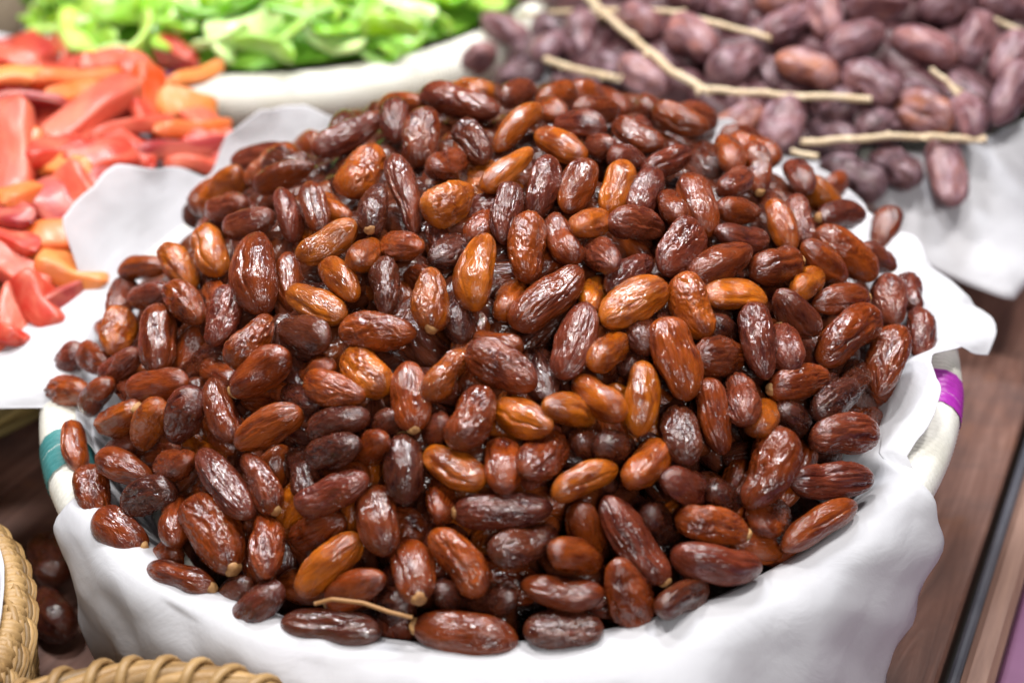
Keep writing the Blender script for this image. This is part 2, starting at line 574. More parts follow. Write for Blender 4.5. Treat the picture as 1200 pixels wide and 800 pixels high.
def coiled_straw_basket(c, R, zr, rt, mat, label, rows, stitch_step, flare=0.0, group=None):
    """coils made of straw bundles, each held down by separate stitches"""
    o = link('straw_basket', None, loc=(c[0], c[1], 0), label=label, cat='basket', group=group)
    for k in range(rows):
        z = zr - k * rt * 1.75
        rr = R - flare * k
        parts = []
        for s in range(9):
            ph = 2 * math.pi * s / 9
            path = []
            for i in range(121):
                th = 2 * math.pi * i / 120
                a = ph + th * 5
                q = rr + rt * 0.62 * math.cos(a)
                path.append((q * math.cos(th), q * math.sin(th), z + rt * 0.62 * math.sin(a) + 0.0004 * math.sin(th * 17 + s)))
            parts.append(tube(path, rt * 0.40, 6, cap=False))
        V, F = join_parts(parts)
        link('coil', mesh_np('coil', V, F, (mat,)), o)
    # one stitch: a flattened loop around a coil
    path = []
    for i in range(17):
        a = 2 * math.pi * i / 16
        path.append((rt * 1.14 * math.cos(a), 0.003 * math.sin(a * 0.5) - 0.0015, rt * 1.14 * math.sin(a)))
    V, F = tube(path, 0.0013, 6, cap=False)
    V = [(v[0], v[1] * 1.7, v[2]) for v in V]
    sm = mesh_np('stitch', V, F, (mat,))
    n = int(2 * math.pi * R / stitch_step)
    for k in range(min(rows, 3)):
        z = zr - k * rt * 1.75
        rr = R - flare * k
        for i in range(n):
            th = 2 * math.pi * (i + 0.5 * (k % 2) + RNG.uniform(-0.15, 0.15)) / n
            s = link('stitch', sm, o, (rr * math.cos(th), rr * math.sin(th), z))
            s.rotation_euler = (0, 0, th + RNG.uniform(-0.25, 0.25))
    link('side_wall', wall_mesh('side_wall', R * 0.8, 0.003, R - flare * rows, max(0.01, zr - rows * rt * 1.75 + rt), mat, coils=4), o)
    link('base', disc_mesh('base', R * 0.81, 0.004, mat), o)
    return o


red_basket = coiled_straw_basket(R_C, R_R, R_Z, 0.010, M_STRAWD, 'olive brown coiled straw basket under the candied red papaya', 4, 0.02, 0.003)


def plaited_basket(c, R, zr, label):
    """rim and wall of slanting straw plaits"""
    o = link('straw_basket', None, loc=(c[0], c[1], 0), label=label, cat='basket')
    parts = []
    for k in range(5):
        off = (k - 2) * 0.0021
        path = [(0.0055 * math.sin(math.pi * t) - 0.001, -0.013 + 0.026 * t, off + 0.011 * (t - 0.5) + 0.0008 * math.sin(7 * t + k)) for t in np.linspace(0, 1, 9)]
        parts.append(tube(path, [0.0009 + 0.0007 * math.sin(math.pi * t) for t in np.linspace(0, 1, 9)], 5))
    V, F = join_parts(parts)
    pm = mesh_np('plait', V, F, (M_STRAW,))
    n = int(2 * math.pi * R / 0.0135)
    for row in range(5):
        z = zr - row * 0.0125
        rr = R - 0.0022 * row
        for i in range(n):
            th = 2 * math.pi * (i + 0.5 * (row % 2)) / n
            p = link('plait', pm, o, (rr * math.cos(th), rr * math.sin(th), z))
            p.rotation_euler = (RNG.uniform(-.1, .1), -0.5 if row == 0 else 0.12, th + RNG.uniform(-.08, .08))
            s = RNG.uniform(0.95, 1.2)
            p.scale = (1.15, s, (-1 if row % 2 else 1) * s)
    link('rim', ring_mesh('rim', R - 0.001, zr + 0.004, 0.0055, M_STRAW, wraps=160, amp=0.25), o)
    link('side_wall', wall_mesh('side_wall', R * 0.8, 0.003, R - 0.004, zr, M_STRAW, coils=5, bulge=0.002), o)
    link('base', disc_mesh('base', R * 0.81, 0.004, M_STRAW), o)
    return o


L_C, L_R, L_Z = np.array([-0.321, -0.172]), 0.116, 0.078
left_basket = plaited_basket(L_C, L_R, L_Z, 'plaited golden straw basket with white paper inside, beside the teal banded rim')
F_C, F_R, F_Z = np.array([-0.145, -0.304]), 0.096, 0.0965
front_basket = coiled_straw_basket(F_C, F_R, F_Z, 0.0085, M_STRAW, 'coiled yellow straw basket with stitched rim, in front of the hanging white paper', 4, 0.0125, 0.002)

# tan jute sack behind the green strips
sack = link('jute_sack', None, loc=(-0.57, 0.665, 0), label='tan jute sack with rolled top behind the basket of green peel', cat='sack')
V = []
prof = [(0.14, 0.003), (0.165, 0.03), (0.172, 0.08), (0.165, 0.13), (0.168, 0.15), (0.178, 0.156), (0.184, 0.145), (0.182, 0.125), (0.176, 0.12)]
for i in range(96):
    th = 2 * math.pi * i / 96
    for j, (r_, z_) in enumerate(prof):
        w = 1 + 0.05 * noise.noise((math.cos(th) * 2, math.sin(th) * 2, z_ * 14)) + 0.015 * math.sin(th * 23 + z_ * 50)
        V.append((r_ * w * math.cos(th), r_ * w * math.sin(th), z_))
link('sack_cloth', mesh_np('sack_cloth', V, grid_faces(96, len(prof), wrap_u=True), (M_JUTE,)), sack)
V = []
for i in range(64):
    for j in range(12):
        th, q = 2 * math.pi * i / 64, j / 11
        V.append((0.168 * q * math.cos(th), 0.168 * q * math.sin(th), 0.125 + 0.02 * (1 - q * q) + 0.004 * noise.noise((math.cos(th) * q * 12, math.sin(th) * q * 12, 3))))
link('grain_fill', mesh_np('grain_fill', V, grid_faces(64, 12, wrap_u=True), (M_JUTE,)), sack)


# ------------------------------------------------------------------ paper liners
def interp_keys(keys, th):
    """keys: sorted [(deg, values...)], periodic, smoothed linear"""
    n = len(keys)
    for i in range(n):
        a, b = keys[i], keys[(i + 1) % n]
        a0, b0 = a[0], b[0] + (360 if i == n - 1 else 0)
        t = th if th >= keys[0][0] else th + 360
        if a0 <= t <= b0:
            s = (t - a0) / (b0 - a0)
            s = s * 0.85 + 0.15 * (s * s * (3 - 2 * s))
            return np.array(a[1:]) * (1 - s) + np.array(b[1:]) * s
    return np.array(keys[0][1:])


def paper_sheet(c, R, zr, rt, keys, seed, label, nth=540, ns=60, crumple=0.0027, depth=0.035, tilt=0.0):
    """keys: (deg, p2r, p2z, p3r, p3z, p4r, p4z), offsets from the rim's centre line"""
    V = []
    for i in range(nth):
        th = 360.0 * i / nth
        p2r, p2z, p3r, p3z, p4r, p4z = interp_keys(keys, th)
        ctrl = np.array([(-0.050, -depth - 0.012), (-0.028, -depth + 0.008), (-0.0152, 0.000), (p2r, p2z), (p3r, p3z), (p4r, p4z),
                         (2 * p4r - p3r, 2 * p4z - p3z)])
        wi = min(1.0, max(0.0, (-0.0125 - p2r) / 0.006))
        ctrl[1] = ctrl[1] * (1 - wi) + np.array((-0.046, -0.020)) * wi
        ctrl[2] = ctrl[2] * (1 - wi) + np.array((-0.034, -0.002)) * wi
        ct, st = math.cos(math.radians(th)), math.sin(math.radians(th))
        for j in range(ns):
            u = j / (ns - 1) * 4 + 1
            k = min(int(u), 4)
            f = u - k
            P0, P1, P2, P3 = ctrl[k - 1], ctrl[k], ctrl[k + 1], ctrl[k + 2]
            q = 0.5 * ((2 * P1) + (P2 - P0) * f + (2 * P0 - 5 * P1 + 4 * P2 - P3) * f * f + (3 * P1 - P0 - 3 * P2 + P3) * f ** 3)
            free = max(0.0, (u - 3.0) / 2.0)
            amp = crumple * (0.10 + 1.5 * free)
            x, y, z = (R + q[0]) * ct, (R + q[0]) * st, zr + q[1] + tilt * R * st
            arc = math.radians(th) * R
            n1 = noise.noise((arc * 26 + seed, q[1] * 9, u * 0.35))
            n2 = 1 - 2.4 * abs(noise.noise((arc * 17 + seed * 2 + q[0] * 12, q[1] * 24 + arc * 8, seed)))
            n3 = noise.noise((arc * 70, q[1] * 60 + q[0] * 60, seed + 5))
            wp = 0.010 * noise.noise((arc * 14 + seed, q[1] * 14, 3.3)) + 0.02 * noise.noise((arc * 5, q[1] * 5 + seed, 8.8))
            tri = 0.0
            for (ka, kr, per, wt) in ((0.8, 0.6, 0.047, 1.0), (-0.55, 0.83, 0.036, 0.8), (0.97, -0.25, 0.062, 1.1), (0.2, 0.98, 0.055, 0.6)):
                ph = (arc * ka + (q[0] - q[1]) * kr + wp * 1.6 + seed * per) / per
                tri += wt * (abs(ph - math.floor(ph) - 0.5) * 4 - 1) * 0.5
            d = amp * (0.40 * n1 + 0.35 * n2 + 0.22 * n3 + 0.85 * tri)
            out = max(0.0, d) if free < 0.25 else d
            V.append((x + ct * out, y + st * out, z + 0.5 * d * free + (0.25 * out if free < .25 else 0)))
    me = mesh_np('paper_liner', V, grid_faces(nth, ns, wrap_u=True), (M_PAPER,))
    o = link('paper_liner', me, loc=(c[0], c[1], 0), label=label, cat='paper')
    sol = o.modifiers.new('thickness', 'SOLIDIFY')
    sol.thickness = 0.0003
    return o


TOP = B_T + 0.0015
# (deg, crest r, crest z, mid r, mid z, edge r, edge z)
IN_ = (-0.0125, 0.002, -0.0115, 0.006, -0.0105, 0.0085)          # tucked inside, rim bare


def down(dr, dz, mr=0.0155, mz=-0.004):
    return (0.0, TOP, mr, mz, dr, dz)


def upf(dr, dz):
    return (-0.004, 0.010, dr * 0.4, dz * 0.5 + 0.004, dr, dz)


keys_main = [
    (0, *(0.001, TOP, 0.012, 0.010, 0.024, 0.002)),
    (8, *(0.0, TOP, 0.007, 0.014, 0.012, 0.012)),
    (20, *(-0.002, TOP, 0.002, 0.015, 0.005, 0.017)),
    (34, *(-0.003, TOP, 0.000, 0.016, 0.002, 0.020)),
    (50, *upf(0.004, 0.022)), (75, *upf(0.002, 0.02)), (100, *upf(0.004, 0.02)),
    (113, *upf(0.006, 0.022)), (119, *upf(0.010, 0.036)), (126, *upf(0.014, 0.044)), (132, *upf(0.012, 0.036)),
    (137, *upf(0.008, 0.016)), (141, *upf(0.010, 0.030)), (151, *upf(0.016, 0.049)), (163, *upf(0.019, 0.043)),
    (166, *upf(0.012, 0.020)), (170, *(0.0, TOP, 0.030, 0.012, 0.055, 0.012)),
    (178, *(0.0, TOP, 0.035, 0.010, 0.080, 0.006)), (184, *(0.0, TOP, 0.026, 0.010, 0.062, 0.002)), (189, *(0.0, TOP, 0.014, 0.011, 0.026, 0.004)),
    (192, *IN_), (207, *IN_), (211, *down(0.012, -0.012, 0.013, 0.004)), (217, *down(0.016, -0.060)), (226, *down(0.020, -0.086)),
    (240, *down(0.030, -0.080, 0.0175, -0.006)), (255, *down(0.050, -0.066, 0.022, -0.002)), (270, *down(0.062, -0.064, 0.026, -0.002)), (285, *down(0.060, -0.068, 0.026, -0.003)),
    (298, *down(0.032, -0.088, 0.019, -0.008)), (307, *down(0.020, -0.090, 0.017, -0.010)), (314, *down(0.016, -0.084, 0.0175, -0.010)), (319, *down(0.015, -0.060, 0.017, -0.006)), (322.5, *down(0.016, -0.020, 0.0145, 0.004)),
    (325, *(-0.017, 0.009, -0.010, 0.0125, -0.002, 0.0140)), (329, *(-0.022, 0.010, -0.012, 0.017, -0.001, 0.018)), (336, *(-0.024, 0.012, -0.017, 0.021, -0.006, 0.025)), (341, *(-0.020, 0.014, -0.012, 0.023, -0.004, 0.027)), (346, *(-0.008, 0.019, 0.0, 0.022, 0.008, 0.019)), (350, *(0.0, TOP, 0.012, 0.013, 0.022, 0.004)),
]
main_paper = paper_sheet(B_C, B_R, B_Z, B_T, keys_main, 3.1, 'crumpled white paper sheet lining the date basket and hanging over its rim', tilt=B_TILT)


def rel(c, R, zr, x, y, z):
    p = at_height(x, y, z)
    d = p[:2] - c
    return math.degrees(math.atan2(d[1], d[0])) % 360, float(np.hypot(*d) - R), z - zr


def drape(dr, dz):
    return (0.0, P_T + 0.0015, dr * 0.4 + 0.006, dz * 0.35 + 0.006, dr, dz)


k1 = rel(P_C, P_R, P_Z, 1075, 308, 0.055)
k2 = rel(P_C, P_R, P_Z, 1186, 352, 0.045)
k3 = rel(P_C, P_R, P_Z, 1225, 240, 0.060)
keys_p = sorted([(0, *drape(0.03, -0.02)), (60, *drape(0.02, -0.01)), (120, *drape(0.01, 0.0)), (180, *drape(0.008, 0.004)), (225, *drape(0.006, 0.004)), (262, *drape(0.010, 0.003)),
                 (k1[0] - 5, *drape(0.016, -0.004)),
                 (k1[0], *drape(k1[1], k1[2])), (k2[0], *drape(k2[1], k2[2])), (k3[0], *drape(k3[1], k3[2])), (330, *drape(0.05, -0.03))])
paper_sheet(P_C, P_R, P_Z, P_T, keys_p, 7.7, 'white paper sheet with a hanging corner under the dull purple dates', 360, 40, 0.0016)


def soft(dr, dz):
    return (-0.004, 0.012, dr * 0.5, dz * 0.5 + 0.006, dr, dz)


keys_r = [(0, *soft(0.002, 0.008)), (40, *soft(0.004, 0.012)), (60, *soft(0.01, 0.022)), (80, *soft(0.03, 0.03)), (100, *soft(0.03, 0.03)), (130, *soft(0.02, 0.02)), (180, *soft(0.01, 0.01)), (270, *soft(0.0, 0.010)), (330, *soft(0.0, 0.008))]
paper_sheet(R_C, R_R, R_Z, R_T, keys_r, 1.3, 'white paper lining behind the heap of candied red papaya', 300, 36, 0.003)
keys_l = [(0, *soft(-0.006, 0.010)), (60, *soft(-0.004, 0.018)), (90, *soft(-0.006, 0.012)), (200, *soft(-0.004, 0.008)), (300, *soft(-0.006, 0.008))]
paper_sheet(L_C, L_R, L_Z, 0.006, keys_l, 5.3, 'white paper lining inside the plaited straw basket', 240, 36, 0.002, 0.03)
V = []
for i in range(72):
    for j in range(14):
        th, q = 2 * math.pi * i / 72, j / 13
        V.append(((L_R - 0.03) * q * math.cos(th), (L_R - 0.03) * q * math.sin(th), L_Z - 0.030 + 0.004 * noise.noise((q * math.cos(th) * 5, q * math.sin(th) * 5, 9))))
link('paper_sheet', mesh_np('paper_sheet', V, grid_faces(72, 14, wrap_u=True), (M_PAPER,)), loc=(L_C[0], L_C[1], 0), label='flat white paper at the bottom of the plaited straw basket', cat='paper')


# ------------------------------------------------------------------ date shapes
def fb(x, y, z):
    return noise.noise((x, y, z))


def date_mesh(name, seed, style, mat, nu=136, nv=92):
    """one date, length 1 along x, about 1 across; stem end at -x"""
    r = random.Random(seed)
    sx, sy = r.uniform(0, 50), r.uniform(0, 50)
    bend = r.uniform(-0.10, 0.16)
    tap = r.uniform(-0.34, 0.34)
    dents = [(r.uniform(-.3, .3), r.uniform(0, 6.28), r.uniform(.10, .20), r.uniform(.5, .95), r.uniform(.10, .24)) for _ in range(3)]
    f2, f3 = r.uniform(.03, .11), r.uniform(.02, .05)
    p2, p3 = r.uniform(0, 6.28), r.uniform(0, 6.28)
    pw1, pw2 = r.uniform(2.6, 3.8), r.uniform(1.9, 3.0)
    amp = {'smooth': 0.034, 'wrinkled': 0.115, 'ribbed': 0.12, 'dry': 0.10}[style]
    lump = {'smooth': 0.10, 'wrinkled': 0.13, 'ribbed': 0.09, 'dry': 0.16}[style]
    creases = [(r.uniform(0, 6.28), r.uniform(0.035, 0.07), r.uniform(0.10, 0.22), r.uniform(-.3, .3)) for _ in range(3 if style != 'wrinkled' else 2)]
    V, ridge = [], []
    for i in range(nu):
        u = i / (nu - 1)
        x = -0.5 * math.cos(math.pi * u)
        x *= 0.5 / 0.5
        ax = abs(2 * x)
        pw = pw1 if x < 0 else pw2
        prof = max(0.0, 1 - ax ** pw) ** 0.54
        prof *= 1 + tap * x
        dimple = -0.035 * math.exp(-((x + 0.5) / 0.03) ** 2)
        for j in range(nv):
            th = 2 * math.pi * j / nv
            c, s = math.cos(th), math.sin(th)
            rad = 1 + f2 * math.cos(2 * th + p2) + f3 * math.cos(3 * th + p3)
            for dx_, dt_, dl_, dw_, dd_ in dents:
                da = (th - dt_ + math.pi) % (2 * math.pi) - math.pi
                rad -= dd_ * math.exp(-((x - dx_) / dl_) ** 2 - (da / dw_) ** 2)
            rad += lump * fb(x * 2.6 + sx, c * 0.9 + sy, s * 0.9)
            wx = 0.35 * fb(x * 4 + sy, c * 1.5, s * 1.5 + sx)
            if style == 'ribbed':
                a = 1 - 2.3 * abs(fb(x * 1.5 + wx * 1.3 + sx, (c + wx * .5) * 4.2, (s + wx * .5) * 4.2 + sy))
                b = 1 - 2.3 * abs(fb(x * 3.2 + sx, (c + wx) * 8.0 + sy, s * 8.0))
                w = 0.62 * a + 0.42 * b
            elif style == 'wrinkled':
                a = 1 - 2.3 * abs(fb(x * 4.2 + wx * 2.5 + sx, (c + wx) * 3.2, (s - wx) * 3.2 + sy))
                b = 1 - 2.3 * abs(fb(x * 8.5 + wx * 2 + sx, (c + wx) * 6.2 + sy, (s + wx) * 6.2))
                msk = 0.45 + 0.9 * fb(x * 1.7 + sy, c * .8 + sx, s * .8)
                w = (0.55 * a + 0.50 * b) * max(0.25, min(1.0, msk + 0.45))
            elif style == 'dry':
                a = 1 - 2.2 * abs(fb(x * 2.4 + wx + sx, c * 1.9, s * 1.9 + sy))
                w = a
            else:
                a = 1 - 2.2 * abs(fb(x * 2.4 + wx * 2 + sx, (c + wx) * 2.2, s * 2.2 + sy))
                b = 1 - 2.2 * abs(fb(x * 6 + sx, (c + wx) * 5 + sy, s * 5))
                w = 0.6 * a + 0.4 * b
            d = amp * w
            for ca, cw, cdp, cs in creases:
                da = (th - ca - cs * x * 2 + wx * .7 + math.pi) % (2 * math.pi) - math.pi
                d -= cdp * 0.48 * math.exp(-(da / (cw * 3.2)) ** 2) * (1 - ax ** 3)
                d += cdp * 0.18 * math.exp(-((da - cw * 5) / (cw * 3)) ** 2) * (1 - ax ** 3)
            env = min(1.0, (1 - ax) * 9 + 0.25)
            R_ = 0.5 * prof * (rad + d * env)
            V.append((x + dimple * 0, R_ * c, R_ * s + bend * (4 * x * x - 0.5)))
            ridge.append(max(0.0, min(1.0, w)))
    F = grid_faces(nu, nv, wrap_v=True)
    return mesh_np(name, V, F, (mat,), True, {'ridge': ridge})


STYLES = {'s': [date_mesh('date', 100 + i, 'smooth', M_DATE) for i in range(6)],
          'w': [date_mesh('date', 200 + i, 'wrinkled', M_DATE) for i in range(7)],
          'r': [date_mesh('date', 300 + i, 'ribbed', M_DATE) for i in range(4)],
          'm': [date_mesh('dry_date', 400 + i, 'dry', M_MATTE, 64, 44) for i in range(6)]}
LOWRES = [date_mesh('date_low', 500 + i, 'smooth' if i % 2 else 'wrinkled', M_HEAP, 26, 18) for i in range(5)]
LOW_V = [np.array([v.co[:] for v in me.vertices]) for me in LOWRES]
LOW_F = [np.array([p.vertices[:] for p in me.polygons]) for me in LOWRES]
LOW_R = [np.array([a.value for a in me.attributes['ridge'].data]) for me in LOWRES]


def calyx_mesh():
    V, F = [], []
    n = 24
    prof = [(0.0, -0.10), (0.11, -0.095), (0.17, -0.06), (0.205, -0.01), (0.215, 0.045), (0.20, 0.075)]
    for (r_, x_) in prof:
        for j in range(n):
            th = 2 * math.pi * j / n
            w = 1 + 0.12 * math.cos(3 * th) * (r_ / 0.2) + 0.05 * math.sin(7 * th)
            V.append((x_ + 0.02 * math.cos(3 * th) * (r_ / .2), r_ * w * math.cos(th), r_ * w * math.sin(th)))
    return mesh_np('calyx', V, grid_faces(len(prof), n, wrap_v=True), (M_CALYX,))


CALYX = calyx_mesh()

# ------------------------------------------------------------------ the heap of glossy dates
H_C, H_R, H_Z, H_H, H_A, H_B = np.array([-0.004, 0.0]), 0.206, 0.1155, 0.091, 2.55, 1.12
H_K = np.array([0.006, -0.004])


def heap_surface(x, y):
    x = np.asarray(x, float)
    y = np.asarray(y, float)
    dx, dy = x - H_C[0], y - H_C[1]
    rho = np.hypot(dx, dy) / H_R
    k = np.clip(1 - rho, 0, 1)
    rho = np.hypot(dx - H_K[0] * k, dy - H_K[1] * k) / H_R
    inside = np.clip(1 - np.clip(rho, 0, 1) ** H_A, 0, 1) ** H_B
    return H_Z - 0.004 + B_TILT * dy * np.clip(rho, 0, 1.1) + H_H * inside - np.clip(rho - 1, 0, None) * 0.25


def normal_of(S, x, y, e=0.004):
    gx = (S(x + e, y) - S(x - e, y)) / (2 * e)
    gy = (S(x, y + e) - S(x, y - e)) / (2 * e)
    n = np.array([-gx, -gy, 1.0])
    return n / np.linalg.norm(n)


# x1 y1 x2 y2 width tone style flags   (pixels of the photograph; tone a amber, c chestnut, d dark, p purple-brown;
# style s smooth, w wrinkled, r ribbed; flag k calyx at the first end, K at the second, u lies deeper)
TRACE = """
272 190 342 178 25 p s;298 220 366 192 30 c s;368 178 454 134 34 p w;462 122 463 162 32 p w;405 228 443 172 44 a w;330 222 343 280 30 p s
362 218 376 268 36 c s;372 215 395 235 26 a s u;255 216 290 240 34 p s u;462 182 488 272 40 p w;442 222 432 270 34 d w;352 302 418 262 36 a s
418 308 440 284 34 a s;452 285 488 292 36 c w;385 310 415 346 40 a s;264 270 318 255 29 p s;298 275 308 368 53 c s;322 282 331 350 26 c s u
340 340 405 372 42 a s;450 312 452 368 44 d w;275 425 315 372 44 c w;272 335 250 405 34 p w;488 108 590 132 40 p w;502 126 486 192 42 c w
590 115 622 105 30 p s;635 118 670 110 26 c s;578 180 632 128 42 a s;632 125 655 140 26 c s;675 128 722 130 32 c s;630 155 686 186 36 a s
655 146 705 160 26 p s;690 165 718 170 26 p s;690 190 662 248 46 c s;732 192 712 248 34 a s;564 222 622 176 34 a s;645 185 625 255 40 p w
602 216 588 284 38 p r;503 248 552 225 46 a w;510 198 542 182 34 c s;498 215 520 205 22 d s u;540 150 566 188 30 d w;575 178 600 150 28 d s u
550 258 580 236 28 c w u;506 288 542 272 32 d w u;566 275 552 362 52 a s;622 252 617 328 52 c w;652 255 680 303 40 c s;675 272 704 262 30 a s
692 292 722 316 36 p w;695 345 710 322 30 a s u;603 382 680 312 48 c r;588 350 605 322 32 a s u;508 322 504 386 46 a w;508 300 509 325 26 d s u
530 330 536 380 26 d s u;545 385 605 392 34 c s u;692 356 662 444 46 p r;716 258 776 268 34 p w;772 205 748 250 34 p s;778 232 796 262 24 c s
805 205 832 275 42 c s;815 262 770 318 47 p w;716 332 768 306 36 p w;802 322 876 290 48 c s;842 275 894 282 28 p s;848 245 884 248 32 c s
884 318 938 312 46 c s K;706 378 784 338 46 a r;795 330 832 398 52 a w;828 348 902 352 36 a s;878 356 892 444 48 p w;840 365 858 385 26 d s u
775 374 806 468 50 c r;770 355 785 370 22 d w u;755 372 765 400 26 d w u;724 144 772 172 34 c s;764 128 830 152 32 c s;738 125 760 135 24 p s u
755 202 804 178 38 p s;718 182 750 188 24 p s;880 168 890 228 36 c s;852 168 862 195 24 c s;850 222 870 205 22 p s;928 195 945 220 28 p s
905 235 928 292 34 a s;932 230 948 288 28 p w;952 236 990 208 30 c s;962 255 1008 250 34 p s;958 272 1028 325 46 c w;1045 245 1030 290 32 c w
1015 292 1040 310 34 p w;905 210 918 228 22 p s u;942 294 985 332 28 c s;935 335 958 315 34 a s;952 352 1016 348 38 c s;1036 324 1046 376 38 p w
1062 332 1074 362 28 p w;1075 364 1080 414 40 p w;912 346 955 394 42 p s;958 422 1026 366 50 c w;1050 382 1022 460 44 c w;912 386 920 430 38 p w
1005 445 1020 422 28 d w u;228 248 242 265 26 p s u;248 248 285 238 28 p s;240 268 256 322 42 a s;194 292 225 335 42 a w;232 320 242 350 24 c s u
145 322 190 312 26 c s;150 330 134 364 30 p w;158 350 195 340 32 p s;200 340 236 374 44 c w;102 370 125 392 30 c s u;145 368 130 412 38 a w
186 360 184 438 50 c s;70 440 92 412 30 p w;100 415 125 425 34 c w;125 440 158 415 30 p w;64 462 98 458 38 c w;125 448 105 478 28 c s
132 445 148 462 26 p w u;150 456 220 446 31 c s;125 500 160 480 46 a s;188 475 165 520 36 a w;232 460 202 514 43 p w;244 444 272 516 34 c s
225 420 258 440 34 c s u;86 498 92 550 36 c s;110 525 128 508 28 p s u;272 458 336 412 43 c s;335 390 386 402 34 d s;328 375 350 400 28 d w u
346 430 368 420 24 c s u;398 398 488 390 47 c w;410 404 445 455 47 a w;364 448 430 466 36 c w;474 426 482 504 43 c r;364 504 428 482 36 d w
330 452 356 462 22 d w u;280 532 352 482 38 c r;440 510 456 485 24 d w u;370 538 428 520 34 d w;424 540 448 518 32 c s;462 505 470 580 53 d s
285 528 318 594 40 c w K;230 535 296 606 42 p r;342 525 352 575 32 d w u;374 550 412 552 22 c s u;352 590 438 560 38 p w;428 568 452 646 51 c s
338 632 386 606 34 c r u;312 612 314 676 38 c w;350 695 422 628 50 a r;474 640 488 704 51 c s K;502 462 545 412 42 a w;545 412 628 452 47 c w
568 460 530 522 57 c w;500 510 520 490 26 p s u;582 475 650 496 43 a s;625 402 645 458 30 d r u;642 478 694 480 38 a s;665 455 722 492 42 a s
500 528 566 562 47 a s;590 520 594 568 33 c s;608 552 652 516 51 c w;650 580 720 538 43 a s;512 572 510 606 32 c r u;532 600 648 594 42 p w k
576 650 650 622 43 d w;510 615 565 695 51 c w;650 645 698 655 37 c s;682 592 698 645 30 c s u;708 582 780 682 46 p r K;742 564 770 524 53 a s
700 515 725 530 26 d w u;784 560 832 580 38 p s;836 570 864 585 32 d w u;768 600 786 622 26 d s u;793 605 876 628 42 c w;788 650 892 668 48 p s
880 625 930 632 30 c s u;918 640 1002 590 44 c s;900 612 928 595 30 c w u;775 712 822 690 32 d s;915 500 878 595 59 c w;902 455 970 442 42 c r
956 482 1000 455 37 d w;952 512 1028 508 47 p r;928 565 1022 560 43 p r;926 470 950 490 30 d s u;890 500 908 476 32 a s;975 440 1005 435 22 d w u
700 425 740 402 43 a s;752 424 748 510 47 a s;816 416 874 414 41 c r;832 442 850 532 43 c r;862 448 878 500 31 p r;795 475 805 538 37 d w
745 405 760 380 26 d w u;695 515 725 520 28 d w u;118 535 175 560 43 c s;102 546 116 610 39 c w;116 602 166 640 45 c s K;150 596 205 580 32 d w
196 545 224 540 33 c w;205 582 203 632 28 c s;226 582 274 668 55 c w;216 575 230 560 24 c s u;176 662 250 688 43 c s K;166 668 182 645 26 c s u
250 710 270 682 30 d s u;276 732 322 684 47 p s k;330 730 446 742 45 d s;385 704 446 674 39 c s;484 732 608 750 49 c s k;448 715 468 700 24 d s u
520 690 545 705 28 d s u;545 705 595 695 28 d w u;608 690 706 698 47 c s;614 740 704 736 40 d w;722 655 750 732 54 c w
"""
rows = []
for chunk in TRACE.replace('\n', ';').split(';'):
    t = chunk.split()
    if len(t) >= 7:
        fl_ = ''.join(t[7:])
        if not fl_ and len(rows) % 7 == 3:
            fl_ = 'k' if len(rows) % 2 else 'K'
        rows.append((*map(float, t[:5]), t[5], t[6], fl_))
DISC = ray(600, 450)


def place_traced(rows, S, lmin, lmax, wmin, wmax, deep=0.009, endon=0.027, lift=0.0):
    A, B, Wd, Ln = [], [], [], []
    for x1, y1, x2, y2, w, tone, style, fl in rows:
        p1, p2 = on_surface(x1, y1, S), on_surface(x2, y2, S)
        mid = on_surface((x1 + x2) / 2, (y1 + y2) / 2, S)
        d = p2 - p1
        vd = (mid - CAM) / np.linalg.norm(mid - CAM)
        dep = float((mid - CAM) @ FWD)
        latlen = math.hypot(x2 - x1, y2 - y1) / FPX * dep
        lat = d - vd * (d @ vd)
        if np.linalg.norm(lat) < 1e-6:
            lat = RIGHT * (x2 - x1) - UP * (y2 - y1)
        lat = lat / np.linalg.norm(lat) * latlen
        ax = float(np.clip(d @ vd, -0.75 * latlen, 0.75 * latlen))
        wid = float(np.clip(w / FPX * dep, wmin, wmax))
        ln = math.hypot(latlen, ax)
        if ln < endon:
            need = math.sqrt(max(0, (endon + 0.004) ** 2 - latlen ** 2))
            sg = 1 if d @ vd >= 0 else -1
            ax = sg * max(abs(ax), need * 0.75)
        d = lat + vd * ax
        ln = float(np.clip(np.linalg.norm(d), lmin, lmax))
        d = d / np.linalg.norm(d) * ln
        n = normal_of(S, mid[0], mid[1])
        mid = mid + n * (lift - (deep if 'u' in fl else 0.0))
        A.append(mid - d / 2)
        B.append(mid + d / 2)
        Wd.append(wid)
        Ln.append(ln)
    return np.array(A), np.array(B), np.array(Wd), np.array(Ln)


